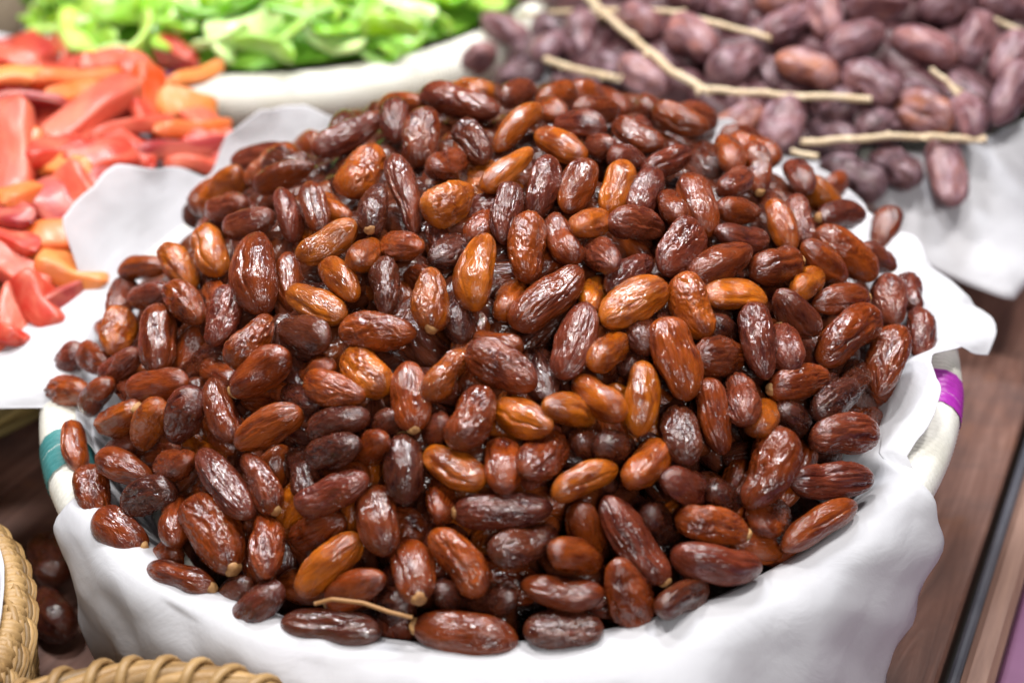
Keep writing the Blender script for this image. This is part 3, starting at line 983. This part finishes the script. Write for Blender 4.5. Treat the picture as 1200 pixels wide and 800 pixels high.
def settle(A, B, Wd, Ln, iters=70, pull=0.06):
    """push overlapping dates apart, keeping them near where they lie"""
    A0, B0 = A.copy(), B.copy()
    n = len(A)
    s = np.array([0.09, 0.28, 0.5, 0.72, 0.91])
    rf = np.array([0.66, 0.92, 1.0, 0.92, 0.66]) * 0.95
    own = np.repeat(np.arange(n), 5)
    sp = np.tile(s, n)
    rad = (Wd[:, None] / 2 * rf).ravel()
    for it in range(iters):
        P = (A[:, None] * (1 - s)[None, :, None] + B[:, None] * s[None, :, None]).reshape(-1, 3)
        D = P[:, None] - P[None]
        dist = np.sqrt((D ** 2).sum(-1)) + 1e-9
        pen = rad[:, None] + rad[None] - dist
        pen[own[:, None] == own[None]] = 0
        I, J = np.where(pen > 0)
        k = pen[I, J] / dist[I, J]
        push = D[I, J] * (k * 0.16)[:, None]
        dA, dB = np.zeros_like(A), np.zeros_like(B)
        np.add.at(dA, own[I], push * (1 - sp[I])[:, None])
        np.add.at(dB, own[I], push * sp[I][:, None])
        mag = np.maximum(np.linalg.norm(dA, axis=1), np.linalg.norm(dB, axis=1))
        sc = np.minimum(1, 0.0015 / (mag + 1e-9))[:, None]
        A += dA * sc
        B += dB * sc
        A += (A0 - A) * pull
        B += (B0 - B) * pull
        mid = (A + B) / 2
        d = B - A
        d *= (Ln / np.linalg.norm(d, axis=1))[:, None]
        A, B = mid - d / 2, mid + d / 2
    return A, B


TONES = {'a': ((0.40, 0.090, 0.003), (0.46, 0.115, 0.004), (0.34, 0.072, 0.003)),
         'c': ((0.225, 0.038, 0.004), (0.28, 0.052, 0.004), (0.175, 0.029, 0.004)),
         'd': ((0.070, 0.015, 0.007), (0.090, 0.020, 0.008), (0.055, 0.013, 0.008)),
         'p': ((0.150, 0.027, 0.012), (0.120, 0.022, 0.011), (0.175, 0.036, 0.014))}
TONE_WORD = {'a': 'amber orange', 'c': 'chestnut brown', 'd': 'nearly black', 'p': 'purple brown'}
STYLE_WORD = {'s': 'smooth', 'w': 'crinkled', 'r': 'ribbed'}


def zone_of(p):
    dx, dy = p[0] - H_C[0], p[1] - H_C[1]
    rho, a = math.hypot(dx, dy) / H_R, math.degrees(math.atan2(dy, dx)) % 360
    if rho < 0.36:
        return 'on the crown of the heap'
    edge = rho > 0.84
    if 165 <= a < 218:
        return 'beside the teal banded rim' if edge else 'on the slope above the teal band'
    if 218 <= a < 262:
        return 'by the stitched straw basket' if edge else 'on the slope above the straw basket'
    if 262 <= a < 310:
        return 'against the paper at the foot' if edge else 'low on the slope facing the street'
    if a >= 310 or a < 12:
        return 'beside the magenta banded rim' if edge else 'on the slope above the magenta band'
    if a < 95:
        return 'at the edge near the purple dates' if edge else 'on the slope facing the purple dates'
    return 'by the paper flap near the papaya' if edge else 'on the slope facing the papaya'


def orient(a, b, roll):
    x = (b - a) / np.linalg.norm(b - a)
    v = (a + b) / 2 - CAM
    ref = np.array([0, 0, 1.0]) if abs(x[2]) < 0.9 else np.array([0, 1.0, 0])
    y = np.cross(ref, x)
    y /= np.linalg.norm(y)
    z = np.cross(x, y)
    y2 = y * math.cos(roll) + z * math.sin(roll)
    z2 = np.cross(x, y2)
    return x, y2, z2


def put_date(a, b, wid, tone, style, fl, r, name='date', cat='date', group=None, label=None, colour=None):
    ln = float(np.linalg.norm(b - a))
    if 'K' in fl:
        a, b = b, a
    x, y, z = orient(a, b, r.uniform(0, 6.28))
    mid = (a + b) / 2
    o = link(name, r.choice(STYLES[style]))
    wy, wz = wid * r.uniform(0.96, 1.10), wid * r.uniform(0.80, 1.02)
    o.matrix_world = Matrix(((x[0] * ln, y[0] * wy, z[0] * wz, mid[0]), (x[1] * ln, y[1] * wy, z[1] * wz, mid[1]),
                             (x[2] * ln, y[2] * wy, z[2] * wz, mid[2]), (0, 0, 0, 1)))
    if colour is None:
        c = np.array(r.choice(TONES[tone])) * r.uniform(0.85, 1.18)
    else:
        c = np.array(colour)
    o.color = (*map(float, c), 1)
    if 'k' in fl or 'K' in fl:
        k = link('calyx', CALYX, o)
        k.location = (-0.485, 0, 0)
        k.scale = (wid / ln * 0.9, 0.9, 0.9)
    o['label'] = label
    o['category'] = cat
    if group:
        o['group'] = group
    return o


A, B, Wd, Ln = place_traced(rows, heap_surface, 0.0295, 0.048, 0.0138, 0.0218)
Ln *= 1.01
Wd *= 0.98
A, B = settle(A, B, Wd, Ln, 70, 0.09)

# deeper dates and the slopes the photo cannot see
fill = []


HEAP_OUTLINE = np.array([(40, 470), (60, 450), (95, 385), (130, 325), (190, 300), (225, 255), (270, 195), (320, 185), (370, 160), (440, 130), (490, 108), (590, 106), (700, 112),
                         (760, 122), (830, 138), (880, 168), (930, 196), (990, 212), (1010, 242), (1055, 252), (1075, 330), (1098, 370), (1110, 420)], float)


def fill_layer(off, step, surface_level):
    k = int(0.44 / step)
    for i in range(k):
        for j in range(k):
            x = H_C[0] - 0.215 + (i + 0.5 * (j % 2)) * step + RNG.uniform(-.35, .35) * step
            y = H_C[1] - 0.215 + j * step * 0.9 + RNG.uniform(-.35, .35) * step
            rho = math.hypot(x - H_C[0], y - H_C[1]) / H_R
            front = y < -0.08 and -0.13 < x < 0.10
            if rho > ((0.97 if front else 0.90) if surface_level else (0.95 if front else 0.92)):
                continue
            n = normal_of(heap_surface, x, y)
            p = np.array([x, y, float(heap_surface(x, y))]) + n * (off + RNG.uniform(-.002, .002))
            pr = proj(p)
            if pr[1] < np.interp(pr[0], HEAP_OUTLINE[:, 0], HEAP_OUTLINE[:, 1]) + 3:
                continue
            if surface_level:
                mid = (A + B) / 2
                t = np.stack([A * (1 - s) + B * s for s in (0.1, 0.5, 0.9)], 1).reshape(-1, 3)
                if np.min(np.linalg.norm(t - p, axis=1)) < 0.0185:
                    continue
                if any(np.linalg.norm((q[0] + q[1]) / 2 - p) < 0.019 for q in fill):
                    continue
            an = RNG.uniform(0, math.pi)
            t1 = np.cross(n, [math.cos(an), math.sin(an), 0.1])
            t1 /= np.linalg.norm(t1)
            d = t1 + n * RNG.uniform(-.25, .25)
            ln = RNG.uniform(0.030, 0.038)
            d = d / np.linalg.norm(d) * ln
            fill.append((p - d / 2, p + d / 2, RNG.uniform(0.0145, 0.0175)))


fill_layer(-0.002, 0.018, True)
fill_layer(-0.0175, 0.0172, False)
fill_layer(-0.029, 0.0175, False)


def low_geometry(items):
    Vs, Fs, Rs, own, off = [], [], [], [], 0
    rr = random.Random(5)
    for i, (a, b, w) in enumerate(items):
        k = rr.randrange(len(LOW_V))
        x, y, z = orient(a, b, rr.uniform(0, 6.28))
        v = LOW_V[k]
        Vs.append((a + b) / 2 + np.outer(v[:, 0] * np.linalg.norm(b - a), x) + np.outer(v[:, 1] * w, y) + np.outer(v[:, 2] * w, z))
        Fs.append(LOW_F[k] + off)
        own += [i] * len(LOW_F[k])
        Rs.append(LOW_R[k])
        off += len(v)
    return np.concatenate(Vs), np.concatenate(Fs), np.concatenate(Rs), own


# which of the filler dates show most
everything = [(A[i], B[i], Wd[i]) for i in range(len(A))] + fill
V_, F_, R_all, own = low_geometry(everything)
bvh = BVHTree.FromPolygons(V_.tolist(), F_.tolist())
seen = np.zeros(len(everything), int)
for py in range(92, 775, 5):
    for px in range(50, 1105, 5):
        d = ray(px, py)
        hit = bvh.ray_cast(Vector(CAM), Vector(d))
        if hit[0] is not None:
            seen[own[hit[2]]] += 1
n_tr = len(A)
order = sorted(range(n_tr, len(everything)), key=lambda i: -seen[i])
singles = [i for i in order[:max(0, 298 - n_tr)] if seen[i] >= 3]
GROUP = 'glossy dates heaped in the paper lined basket'


def date_label(tone, style, fl, a, b, w):
    p = (a + b) / 2
    cap = 'capped ' if ('k' in fl or 'K' in fl) else ''
    ax = b - a
    n = normal_of(heap_surface, p[0], p[1])
    ax = ax / np.linalg.norm(ax)
    slope = np.array([-n[0], -n[1], 0.0])
    slope /= np.linalg.norm(slope) + 1e-6
    al = abs(float(ax[:2] @ slope[:2])) / (np.linalg.norm(ax[:2]) + 1e-6)
    pose = 'upright' if abs(ax @ n) > 0.55 else ('pointing uphill' if al > 0.8 else ('lying crosswise' if al < 0.45 else 'slanting'))
    ratio = float(np.linalg.norm(b - a)) / w
    size = 'plump ' if ratio < 1.85 else ('slender ' if ratio > 2.25 else '')
    deep = ' half buried' if 'u' in fl else ''
    return f'{size}{cap}{STYLE_WORD[style]} {TONE_WORD[tone]} date{deep} {pose} {zone_of(p)}'


rr = random.Random(21)
made = []
for i, (x1, y1, x2, y2, w, tone, style, fl) in enumerate(rows):
    made.append(put_date(A[i], B[i], Wd[i], tone, style, fl, rr, group=GROUP, label=date_label(tone, style, fl, A[i], B[i], Wd[i])))
for i in singles:
    a, b, w = everything[i]
    tone, style = rr.choice('cccddpa'), rr.choice('sswwr')
    put_date(a, b, w, tone, style, 'u', rr, group=GROUP, label=date_label(tone, style, 'u', a, b, w))
rest = [everything[i] for i in range(n_tr, len(everything)) if i not in set(singles)]
V_, F_, Rr, own = low_geometry(rest)
link('buried_dates', mesh_np('buried_dates', V_, F_, (M_HEAP,), True, {'ridge': Rr}), kind='stuff',
     label='mass of dates buried under the top layer of the heap', cat='dates')
# solid middle of the heap so that no light leaks through
V = []
for i in range(64):
    for j in range(20):
        th, q = 2 * math.pi * i / 64, j / 19
        x, y = H_C[0] + 0.172 * q * math.cos(th), H_C[1] + 0.172 * q * math.sin(th)
        V.append((x, y, float(heap_surface(x, y)) - 0.056 - 0.03 * q ** 3))
heap_core = mesh_np('heap_core', V, grid_faces(64, 20, wrap_u=True), (M_HEAP,), True, {'ridge': [0] * len(V)})
link('date_heap_core', heap_core, kind='stuff', label='solid core added in the middle of the date heap to block light', cat='dates')

# thin stem of the long date at the foot of the heap
stem_px = [(486, 733, 0.004), (460, 731, 0.006), (430, 725, 0.008), (395, 723, 0.009), (375, 726, 0.008)]
path = [on_surface(x, y, heap_surface) + np.array([0, -0.004, l_ + 0.004]) for x, y, l_ in stem_px]
tt = np.linspace(0, len(path) - 1, 30)
path = np.array(path)
path = np.stack([np.interp(tt, range(len(path)), path[:, k]) for k in range(3)], 1)
V, F = tube(path, 0.0008, 8)
owner = made[[k for k, rw in enumerate(rows) if rw[0] == 484][0]]
owner['label'] = 'smooth chestnut date with a long bent tan stem at the foot of the heap'
bpy.context.view_layer.update()
st_o = link('stem', mesh_np('stem', V, F, (M_CALYX,)), owner)
st_o.matrix_parent_inverse = owner.matrix_world.inverted()

# loose dates on the table beside the plaited basket
for (x1, y1, x2, y2, w), t_, lab in (((48, 705, 72, 735, 40), 'd', 'shiny nearly black date lying on the table between the two baskets'),
                                ((52, 640, 62, 668, 34), 'd', 'dark crinkled date in the gap beside the plaited basket')):
    a, b = at_height(x1, y1, 0.011), at_height(x2, y2, 0.011)
    d = (b - a) / np.linalg.norm(b - a) * 0.037
    mid = (a + b) / 2
    put_date(mid - d / 2, mid + d / 2, 0.0195, t_, 's' if 'shiny' in lab else 'w', '', rr, label=lab, group='loose dates on the table')

# ------------------------------------------------------------------ dull purple dates on stalks


def purple_surface(x, y):
    rho = np.hypot(np.asarray(x, float) - P_C[0], np.asarray(y, float) - P_C[1]) / 0.215
    return P_Z + 0.014 + 0.058 * np.clip(1 - np.clip(rho, 0, 1) ** 2.2, 0, 1) - np.clip(rho - 1, 0, None) * 0.16


PURPLE = """
572 28 620 58 42 w;548 85 575 65 34 x;575 80 625 75 34 u;638 68 662 52 32 w;682 26 680 68 36 w;590 5 632 5 26 w;620 20 665 38 28 u;700 60 740 72 36 u
732 80 778 108 36 x;640 92 690 96 38 u;735 25 768 36 36 x;784 35 838 68 48 x;842 92 888 75 40 w;795 2 825 8 28 w;835 16 866 20 32 w;868 22 902 32 38 u
896 3 930 5 28 o;905 46 942 28 38 w;950 5 968 46 40 x;912 80 978 104 38 o;966 70 1034 42 46 w;990 14 1062 12 38 x;1044 45 1115 75 42 x;1085 18 1130 5 38 w
992 92 1048 120 48 w;1150 28 1128 78 40 w;1152 8 1198 15 36 w;1195 50 1165 96 42 w;1195 85 1158 150 42 w;1055 126 1106 152 38 o;1100 158 1112 244 37 x
1122 130 1136 156 28 w;970 185 1035 212 42 u;1035 180 1072 198 36 u;838 172 890 128 36 o;925 118 905 180 50 w;965 130 1010 145 38 u;1015 142 1050 150 32 u
895 62 908 78 28 u;1065 100 1100 115 42 u;1140 88 1150 122 34 u;960 108 990 125 34 u;850 106 872 114 28 u;700 -20 745 -8 40 w;770 -25 820 -15 40 x;860 -22 905 -12 40 w
930 -25 980 -15 40 w;1020 -22 1070 -12 40 x;1100 -25 1150 -18 40 w;640 -15 680 -10 38 w;600 45 640 40 34 u;750 55 775 70 34 u;1120 95 1150 120 34 u;505 45 525 60 26 x
"""
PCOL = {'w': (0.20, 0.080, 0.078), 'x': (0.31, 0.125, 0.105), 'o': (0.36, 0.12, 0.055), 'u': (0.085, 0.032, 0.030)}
PWORD = {'w': 'dusty purple', 'x': 'pinkish purple', 'o': 'reddish orange', 'u': 'dark plum'}
prow = []
for chunk in PURPLE.replace('\n', ';').split(';'):
    t = chunk.split()
    if len(t) == 6:
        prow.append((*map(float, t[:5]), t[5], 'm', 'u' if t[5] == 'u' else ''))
PA, PB, PW, PL = place_traced(prow, purple_surface, 0.042, 0.060, 0.023, 0.032, deep=0.012, endon=0.034, lift=0.004)
PL *= 1.0
PW *= 0.95
PA, PB = settle(PA, PB, PW, PL, 50)
for i, rw in enumerate(prow):
    mid = (PA[i] + PB[i]) / 2
    rho = math.hypot(mid[0] - P_C[0], mid[1] - P_C[1]) / 0.215
    side = 'towards the green peel' if mid[0] < P_C[0] - 0.08 else ('at the paper edge' if rho > 0.8 else 'among the straw stalks')
    rt_ = PL[i] / PW[i]
    pose = 'tilted up' if abs((PB[i] - PA[i])[2]) / PL[i] > 0.5 else ('lying along the stalks' if abs((PB[i] - PA[i])[0]) / PL[i] > 0.75 else 'lying across the stalks')
    lab = f"{'stubby' if rt_ < 1.7 else ('long' if rt_ > 2.1 else 'oval')} {PWORD[rw[5]]} dry date {pose} {side}"
    if rw[0] == 1100:
        lab = 'long reddish purple date hanging over the white paper below the stalks'
    mul = rr.uniform(0.82, 1.25)
    if rw[0] != 1100:
        lab = ('pale ' if mul > 1.1 else ('deep ' if mul < 0.95 else '')) + lab
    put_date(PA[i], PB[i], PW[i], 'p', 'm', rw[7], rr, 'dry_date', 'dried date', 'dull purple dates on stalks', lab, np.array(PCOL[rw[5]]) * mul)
# buried purple dates
items = []
for lay in (-0.014, -0.03):
    for i in range(15):
        for j in range(15):
            x = P_C[0] - 0.2 + (i + 0.5 * (j % 2)) * 0.028 + RNG.uniform(-.008, .008)
            y = P_C[1] - 0.2 + j * 0.028 + RNG.uniform(-.008, .008)
            if math.hypot(x - P_C[0], y - P_C[1]) > 0.17:
                continue
            n = normal_of(purple_surface, x, y)
            p = np.array([x, y, float(purple_surface(x, y))]) + n * lay
            an = RNG.uniform(0, math.pi)
            t1 = np.cross(n, [math.cos(an), math.sin(an), 0.1])
            t1 = t1 / np.linalg.norm(t1) * RNG.uniform(0.04, 0.05)
            items.append((p - t1 / 2, p + t1 / 2, 0.025))
V_, F_, Rr, own = low_geometry(items)
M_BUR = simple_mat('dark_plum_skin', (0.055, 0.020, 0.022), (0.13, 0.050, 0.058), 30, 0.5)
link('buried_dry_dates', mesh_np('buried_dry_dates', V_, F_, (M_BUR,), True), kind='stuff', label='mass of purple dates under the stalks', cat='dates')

STALKS = [('pale straw stalk running level over the purple dates with a forked end', [(590, 18), (660, 15), (720, 12), (780, 14), (840, 28), (902, 46)], 10),
          ('long slanting straw stalk across the purple dates', [(685, -5), (715, 22), (750, 52), (790, 85), (832, 108)], 13),
          ('thick straw stalk ending bluntly above the crowded purple dates', [(815, 102), (860, 108), (920, 112), (1022, 117)], 11),
          ('short knotted straw stalk beside the glossy heap', [(640, 70), (672, 80), (700, 88), (725, 92)], 12),
          ('straight straw stalk along the paper edge of the purple dates', [(938, 167), (1000, 163), (1062, 160), (1110, 162), (1154, 164)], 11),
          ('straw stalk poking out above the hanging paper corner', [(1138, 14), (1170, 26), (1215, 44)], 10),
          ('tiny cut straw stalk end next to the glossy heap', [(928, 178), (958, 183)], 9),
          ('thin broken straw stalk between purple dates', [(922, 60), (962, 76)], 7),
          ('curled straw stalk tip in the dark hollow between purple dates', [(1092, 82), (1108, 94), (1124, 112)], 9)]
for lab, px, w in STALKS:
    P = [on_surface(x, y, purple_surface) for x, y in px]
    P = np.array([p - ray(*proj(p)[:2]) * (0.017 if w > 8 else 0.012) for p in P])
    k = np.linspace(0, len(P) - 1, 8 * len(P))
    Q = np.stack([np.interp(k, range(len(P)), P[:, c]) for c in range(3)], 1)
    Q += np.array([[0.0012 * noise.noise((i * 0.22, w, 1.5)), 0, 0.0012 * noise.noise((i * 0.22, w, 7.5))] for i in range(len(Q))])
    rad = [w / FPX * 0.92 / 2 * 0.72 * (0.9 + 0.35 * abs(noise.noise((i * 0.3, w * 3.1, 2)))) for i in range(len(Q))]
    parts = [tube(Q, rad, 8)]
    for b_ in range(1, len(Q) - 2, 7):
        t_ = Q[b_ + 1] - Q[b_ - 1]
        t_ /= np.linalg.norm(t_)
        sd = np.cross(t_, [0.3 * math.sin(b_), 0.2, 1.0]) * (1 if (b_ // 7) % 2 else -1) + t_ * 0.9
        sd /= np.linalg.norm(sd)
        ln_ = 0.006 + 0.010 * abs(noise.noise((b_ * 1.7, w, 4)))
        parts.append(tube([Q[b_] + sd * ln_ * q for q in (0, 0.35, 0.7, 1.0)], [rad[b_] * q for q in (1.15, 0.7, 0.55, 0.6)], 6))
    V, F = join_parts(parts)
    link('straw_stalk', mesh_np('straw_stalk', V, F, (M_STALK,)), label=lab, cat='stalk', group='straw stalks on the purple dates')


# ------------------------------------------------------------------ candied papaya
def slab_mesh(name, seed, bend, mat, thick=0.42, nu=28, nv=20, taper=0.12):
    r = random.Random(seed)
    s0 = r.uniform(0, 30)
    V = []
    for i in range(nu):
        u = -0.5 + i / (nu - 1)
        e = max(0.02, 1 - abs(2 * u) ** (9 if u < 0 else 7)) ** 0.5
        wv = (1 - taper * (u + 0.5)) * e
        for j in range(nv):
            th = 2 * math.pi * j / nv
            c, s = math.cos(th), math.sin(th)
            y = 0.5 * wv * math.copysign(abs(c) ** 0.38, c)
            z = 0.5 * thick * e * math.copysign(abs(s) ** 0.42, s)
            nz = 0.06 * noise.noise((u * 3 + s0, c * 1.2, s * 1.2))
            V.append((u, y * (1 + nz * 2), z + bend * (4 * u * u - 0.5) + 0.10 * noise.noise((u * 2.5 + s0, y * 2, 4)) + nz))
    F = grid_faces(nu, nv, wrap_v=True)
    F += [tuple(range(nv - 1, -1, -1)), tuple((nu - 1) * nv + j for j in range(nv))]
    return mesh_np(name, V, F, (mat,))


PAP = [slab_mesh('papaya_slice', 60 + i, b_, M_PAPAYA, th_) for i, (b_, th_) in enumerate(((-0.16, .40), (-0.08, .5), (-0.22, .38), (0.05, .55), (-0.12, .7)))]


def red_surface(x, y):
    rho = np.hypot(np.asarray(x, float) - (R_C[0] + 0.02), np.asarray(y, float) - R_C[1]) / 0.225
    return R_Z + 0.020 + 0.060 * np.clip(1 - np.clip(rho, 0, 1) ** 2.2, 0, 1) - np.clip(rho - 1, 0, None) * 0.15


PAPAYA = """
65 172 152 108 40 k;48 104 132 100 30 o;-5 100 52 100 28 y;-5 128 72 132 32 d;172 92 168 142 38 b;188 66 224 84 38 r;198 108 252 90 30 y;146 82 172 102 34 k
192 128 244 138 34 y;30 192 92 180 40 r;108 168 192 150 32 k;186 162 258 158 34 o;160 188 250 178 36 d;196 198 258 206 32 k;14 135 16 235 44 k;84 206 152 192 44 r
58 202 88 206 28 y;112 216 134 222 26 y;18 242 46 236 32 o;46 232 78 268 44 d;82 214 102 252 36 k;36 290 94 284 42 o;-5 308 44 338 36 k;36 340 66 388 54 r
62 318 106 334 44 y;22 345 8 425 36 k;92 252 96 300 30 r;-5 282 26 292 34 r;96 146 140 128 30 r;150 118 170 150 30 r;62 126 110 112 26 o;220 140 262 176 32 k
-5 165 30 172 36 o;104 232 132 206 34 d;-8 260 20 262 36 d;56 372 92 352 36 d;-10 385 12 400 40 r;130 172 165 196 30 r;225 172 262 192 30 r;-5 78 30 84 26 k
100 86 150 84 26 k;-60 110 -20 150 44 k;-70 180 -20 200 44 r;-60 240 -20 280 44 o;-80 300 -30 320 44 k;-60 350 -20 390 44 r
"""
RCOL = {'k': (0.64, 0.095, 0.055), 'o': (0.78, 0.17, 0.03), 'y': (0.82, 0.27, 0.06), 'r': (0.60, 0.045, 0.025), 'b': (0.82, 0.075, 0.008), 'd': (0.36, 0.032, 0.036)}
RWORD = {'k': 'coral pink', 'o': 'orange', 'y': 'peach orange', 'r': 'red', 'b': 'bright scarlet', 'd': 'dark crimson'}


def put_slice(me, a, b, wid, n, tilt, r, colour, name, cat, group, label):
    ln = float(np.linalg.norm(b - a))
    x = (b - a) / ln
    z = n - x * (n @ x)
    z /= np.linalg.norm(z) + 1e-9
    y = np.cross(z, x)
    y, z = y * math.cos(tilt) + z * math.sin(tilt), -y * math.sin(tilt) + z * math.cos(tilt)
    mid = (a + b) / 2
    o = link(name, me, label=label, cat=cat, group=group)
    o.matrix_world = Matrix(((x[0] * ln, y[0] * wid, z[0] * wid, mid[0]), (x[1] * ln, y[1] * wid, z[1] * wid, mid[1]),
                             (x[2] * ln, y[2] * wid, z[2] * wid, mid[2]), (0, 0, 0, 1)))
    o.color = (*map(float, colour), 1)
    return o


rrow = []
for chunk in PAPAYA.replace('\n', ';').split(';'):
    t = chunk.split()
    if len(t) == 6:
        rrow.append((*map(float, t[:5]), t[5], 'm', ''))
RA, RB, RW, RL = place_traced(rrow, red_surface, 0.032, 0.085, 0.014, 0.032, endon=0.02, lift=0.005)
_m = (RA + RB) / 2
RA, RB = _m + (RA - _m) * 1.22, _m + (RB - _m) * 1.22
for i, rw in enumerate(rrow):
    mid = (RA[i] + RB[i]) / 2
    n = normal_of(red_surface, mid[0], mid[1])
    pr = proj(mid)
    where = 'beside the upright paper flap' if (mid[0] > -0.26) else ('next to the green peel' if mid[1] > 0.27 else 'in the middle of the fruit heap')
    shape = ('wide' if RW[i] > 0.020 else 'narrow') + (' short' if RL[i] < 0.038 else (' long' if RL[i] > 0.055 else ''))
    put_slice(rr.choice(PAP), RA[i], RB[i], RW[i] * 1.15, n, rr.uniform(-0.9, 0.9), rr, np.array(RCOL[rw[5]]) * rr.uniform(0.9, 1.1), 'papaya_slice', 'candied fruit',
              'candied papaya slices', f'{shape} {RWORD[rw[5]]} candied papaya slice {where}')
parts = []
pv = [np.array([v.co[:] for v in me.vertices]) for me in PAP]
pf = [[tuple(p.vertices) for p in me.polygons] for me in PAP]
for lay in (-0.012, -0.028):
    for i in range(12):
        for j in range(12):
            x, y = R_C[0] - 0.19 + i * 0.035 + RNG.uniform(-.012, .012), R_C[1] - 0.19 + j * 0.035 + RNG.uniform(-.012, .012)
            if math.hypot(x - R_C[0], y - R_C[1]) > 0.185:
                continue
            p = np.array([x, y, float(red_surface(x, y)) + lay])
            a_ = RNG.uniform(0, 6.28)
            ex = np.array([math.cos(a_), math.sin(a_), RNG.uniform(-.2, .2)])
            ey = np.array([-math.sin(a_), math.cos(a_), RNG.uniform(-.5, .5)])
            k = RNG.randrange(len(pv))
            v = pv[k]
            parts.append((p + np.outer(v[:, 0] * 0.06, ex) + np.outer(v[:, 1] * 0.024, ey) + np.outer(v[:, 2] * 0.024, np.cross(ex, ey)), pf[k]))
V, F = join_parts(parts)
M_RBUR = simple_mat('buried_papaya', (0.42, 0.035, 0.030), (0.62, 0.10, 0.05), 30, 0.35, coat=0.3, sss=0.2)
link('buried_papaya', mesh_np('buried_papaya', V, F, (M_RBUR,)), kind='stuff', label='mass of candied papaya under the top slices', cat='candied fruit')


# ------------------------------------------------------------------ candied green peel
def peel_mesh(seed, arc):
    r = random.Random(seed)
    path, s0 = [], r.uniform(0, 20)
    V = []
    nu, nv = 30, 12
    for i in range(nu):
        u = i / (nu - 1) - 0.5
        a = u * arc
        R_ = 1.0 / max(arc, 0.3)
        cx, cy = R_ * math.sin(a), R_ * (1 - math.cos(a))
        tx, ty = math.cos(a), math.sin(a)
        e = max(0.03, 1 - abs(2 * u) ** 6) ** 0.5
        tw = 0.5 * noise.noise((u * 2 + s0, 1, 2))
        for j in range(nv):
            th = 2 * math.pi * j / nv
            p, q = 0.15 * e * math.cos(th) * (1 + .2 * noise.noise((u * 4 + s0, 0, 0))), 0.055 * e * math.copysign(abs(math.sin(th)) ** .7, math.sin(th))
            p, q = p * math.cos(tw) - q * math.sin(tw), p * math.sin(tw) + q * math.cos(tw)
            V.append((cx - ty * q, cy + tx * q, p))
    c = np.mean(V, axis=0)
    V = [(v[0] - c[0], v[2], v[1] - c[1]) for v in V]
    F = grid_faces(nu, nv, wrap_v=True)
    F += [tuple(range(nv - 1, -1, -1)), tuple((nu - 1) * nv + j for j in range(nv))]
    return mesh_np('green_peel', V, F, (M_GREEN,))


PEEL = [peel_mesh(80 + i, a_) for i, a_ in enumerate((0.5, 0.9, 1.4, 1.9, 0.7, 1.1))]


def green_surface(x, y):
    rho = np.hypot(np.asarray(x, float) - G_C[0], np.asarray(y, float) - G_C[1]) / 0.215
    return G_Z + 0.026 + 0.050 * np.clip(1 - np.clip(rho, 0, 1) ** 2.2, 0, 1)


GCOL = [((0.15, 0.42, 0.004), 'deep green'), ((0.32, 0.62, 0.008), 'bright green'), ((0.50, 0.76, 0.10), 'pale lime'), ((0.66, 0.86, 0.36), 'whitish green'), ((0.26, 0.60, 0.01), 'leaf green')]
cnt = 0
for lay, step in ((-0.009, 0.030), (0.004, 0.0235)):
    k = int(0.44 / step)
    for i in range(k):
        for j in range(k):
            x = G_C[0] - 0.21 + (i + 0.5 * (j % 2)) * step + RNG.uniform(-.011, .011) - 0.01
            y = G_C[1] - 0.21 + j * step + RNG.uniform(-.011, .011)
            if math.hypot(x - G_C[0], y - G_C[1]) > 0.205:
                continue
            p = np.array([x, y, float(green_surface(x, y)) + lay + RNG.uniform(-.004, .006)])
            px, py, _ = proj(p)
            if not (-40 < px < 640 and -60 < py < 140):
                continue
            n = normal_of(green_surface, x, y)
            a_ = RNG.uniform(0, 2 * math.pi)
            t1 = np.cross(n, [math.cos(a_), math.sin(a_), RNG.uniform(-.4, .4)])
            t1 = t1 / np.linalg.norm(t1) * RNG.uniform(0.036, 0.066)
            col, word = RNG.choice(GCOL)
            r0 = math.hypot(x - G_C[0], y - G_C[1])
            where = 'behind the thick white rim' if y < G_C[1] - 0.10 else ('near the jute sack' if x < G_C[0] - 0.1 else 'in the peel heap')
            ip = RNG.randrange(len(PEEL))
            bent = ('nearly straight', 'gently bent', 'hooked', 'curled', 'slightly bent', 'bent')[ip]
            ext = 'long ' if np.linalg.norm(t1) > 0.056 else ('short ' if np.linalg.norm(t1) < 0.046 else '')
            put_slice(PEEL[ip], p - t1 / 2, p + t1 / 2, float(np.linalg.norm(t1)) * RNG.uniform(1.0, 1.3), n, RNG.uniform(-1.5, 1.5), RNG, np.array(col) * RNG.uniform(.9, 1.1),
                      'green_peel', 'candied peel', 'candied green peel strips', f'{ext}{bent} {word} candied peel strip {where}' + ('' if lay > 0 else ' under other strips'))
            cnt += 1
V = []
for i in range(64):
    for j in range(14):
        th, q = 2 * math.pi * i / 64, j / 13
        x, y = G_C[0] + 0.192 * q * math.cos(th), G_C[1] + 0.192 * q * math.sin(th)
        V.append((x, y, float(green_surface(x, y)) - 0.018 + 0.006 * noise.noise((x * 60, y * 60, 0))))
M_GBUR = simple_mat('buried_peel', (0.10, 0.30, 0.012), (0.24, 0.46, 0.05), 40, 0.4)
link('buried_peel', mesh_np('buried_peel', V, grid_faces(64, 14, wrap_u=True), (M_GBUR,)), kind='stuff', label='mass of green peel under the top strips', cat='candied peel')
print('dates traced', n_tr, 'singles', len(singles), 'rest', len(rest), 'green', cnt)
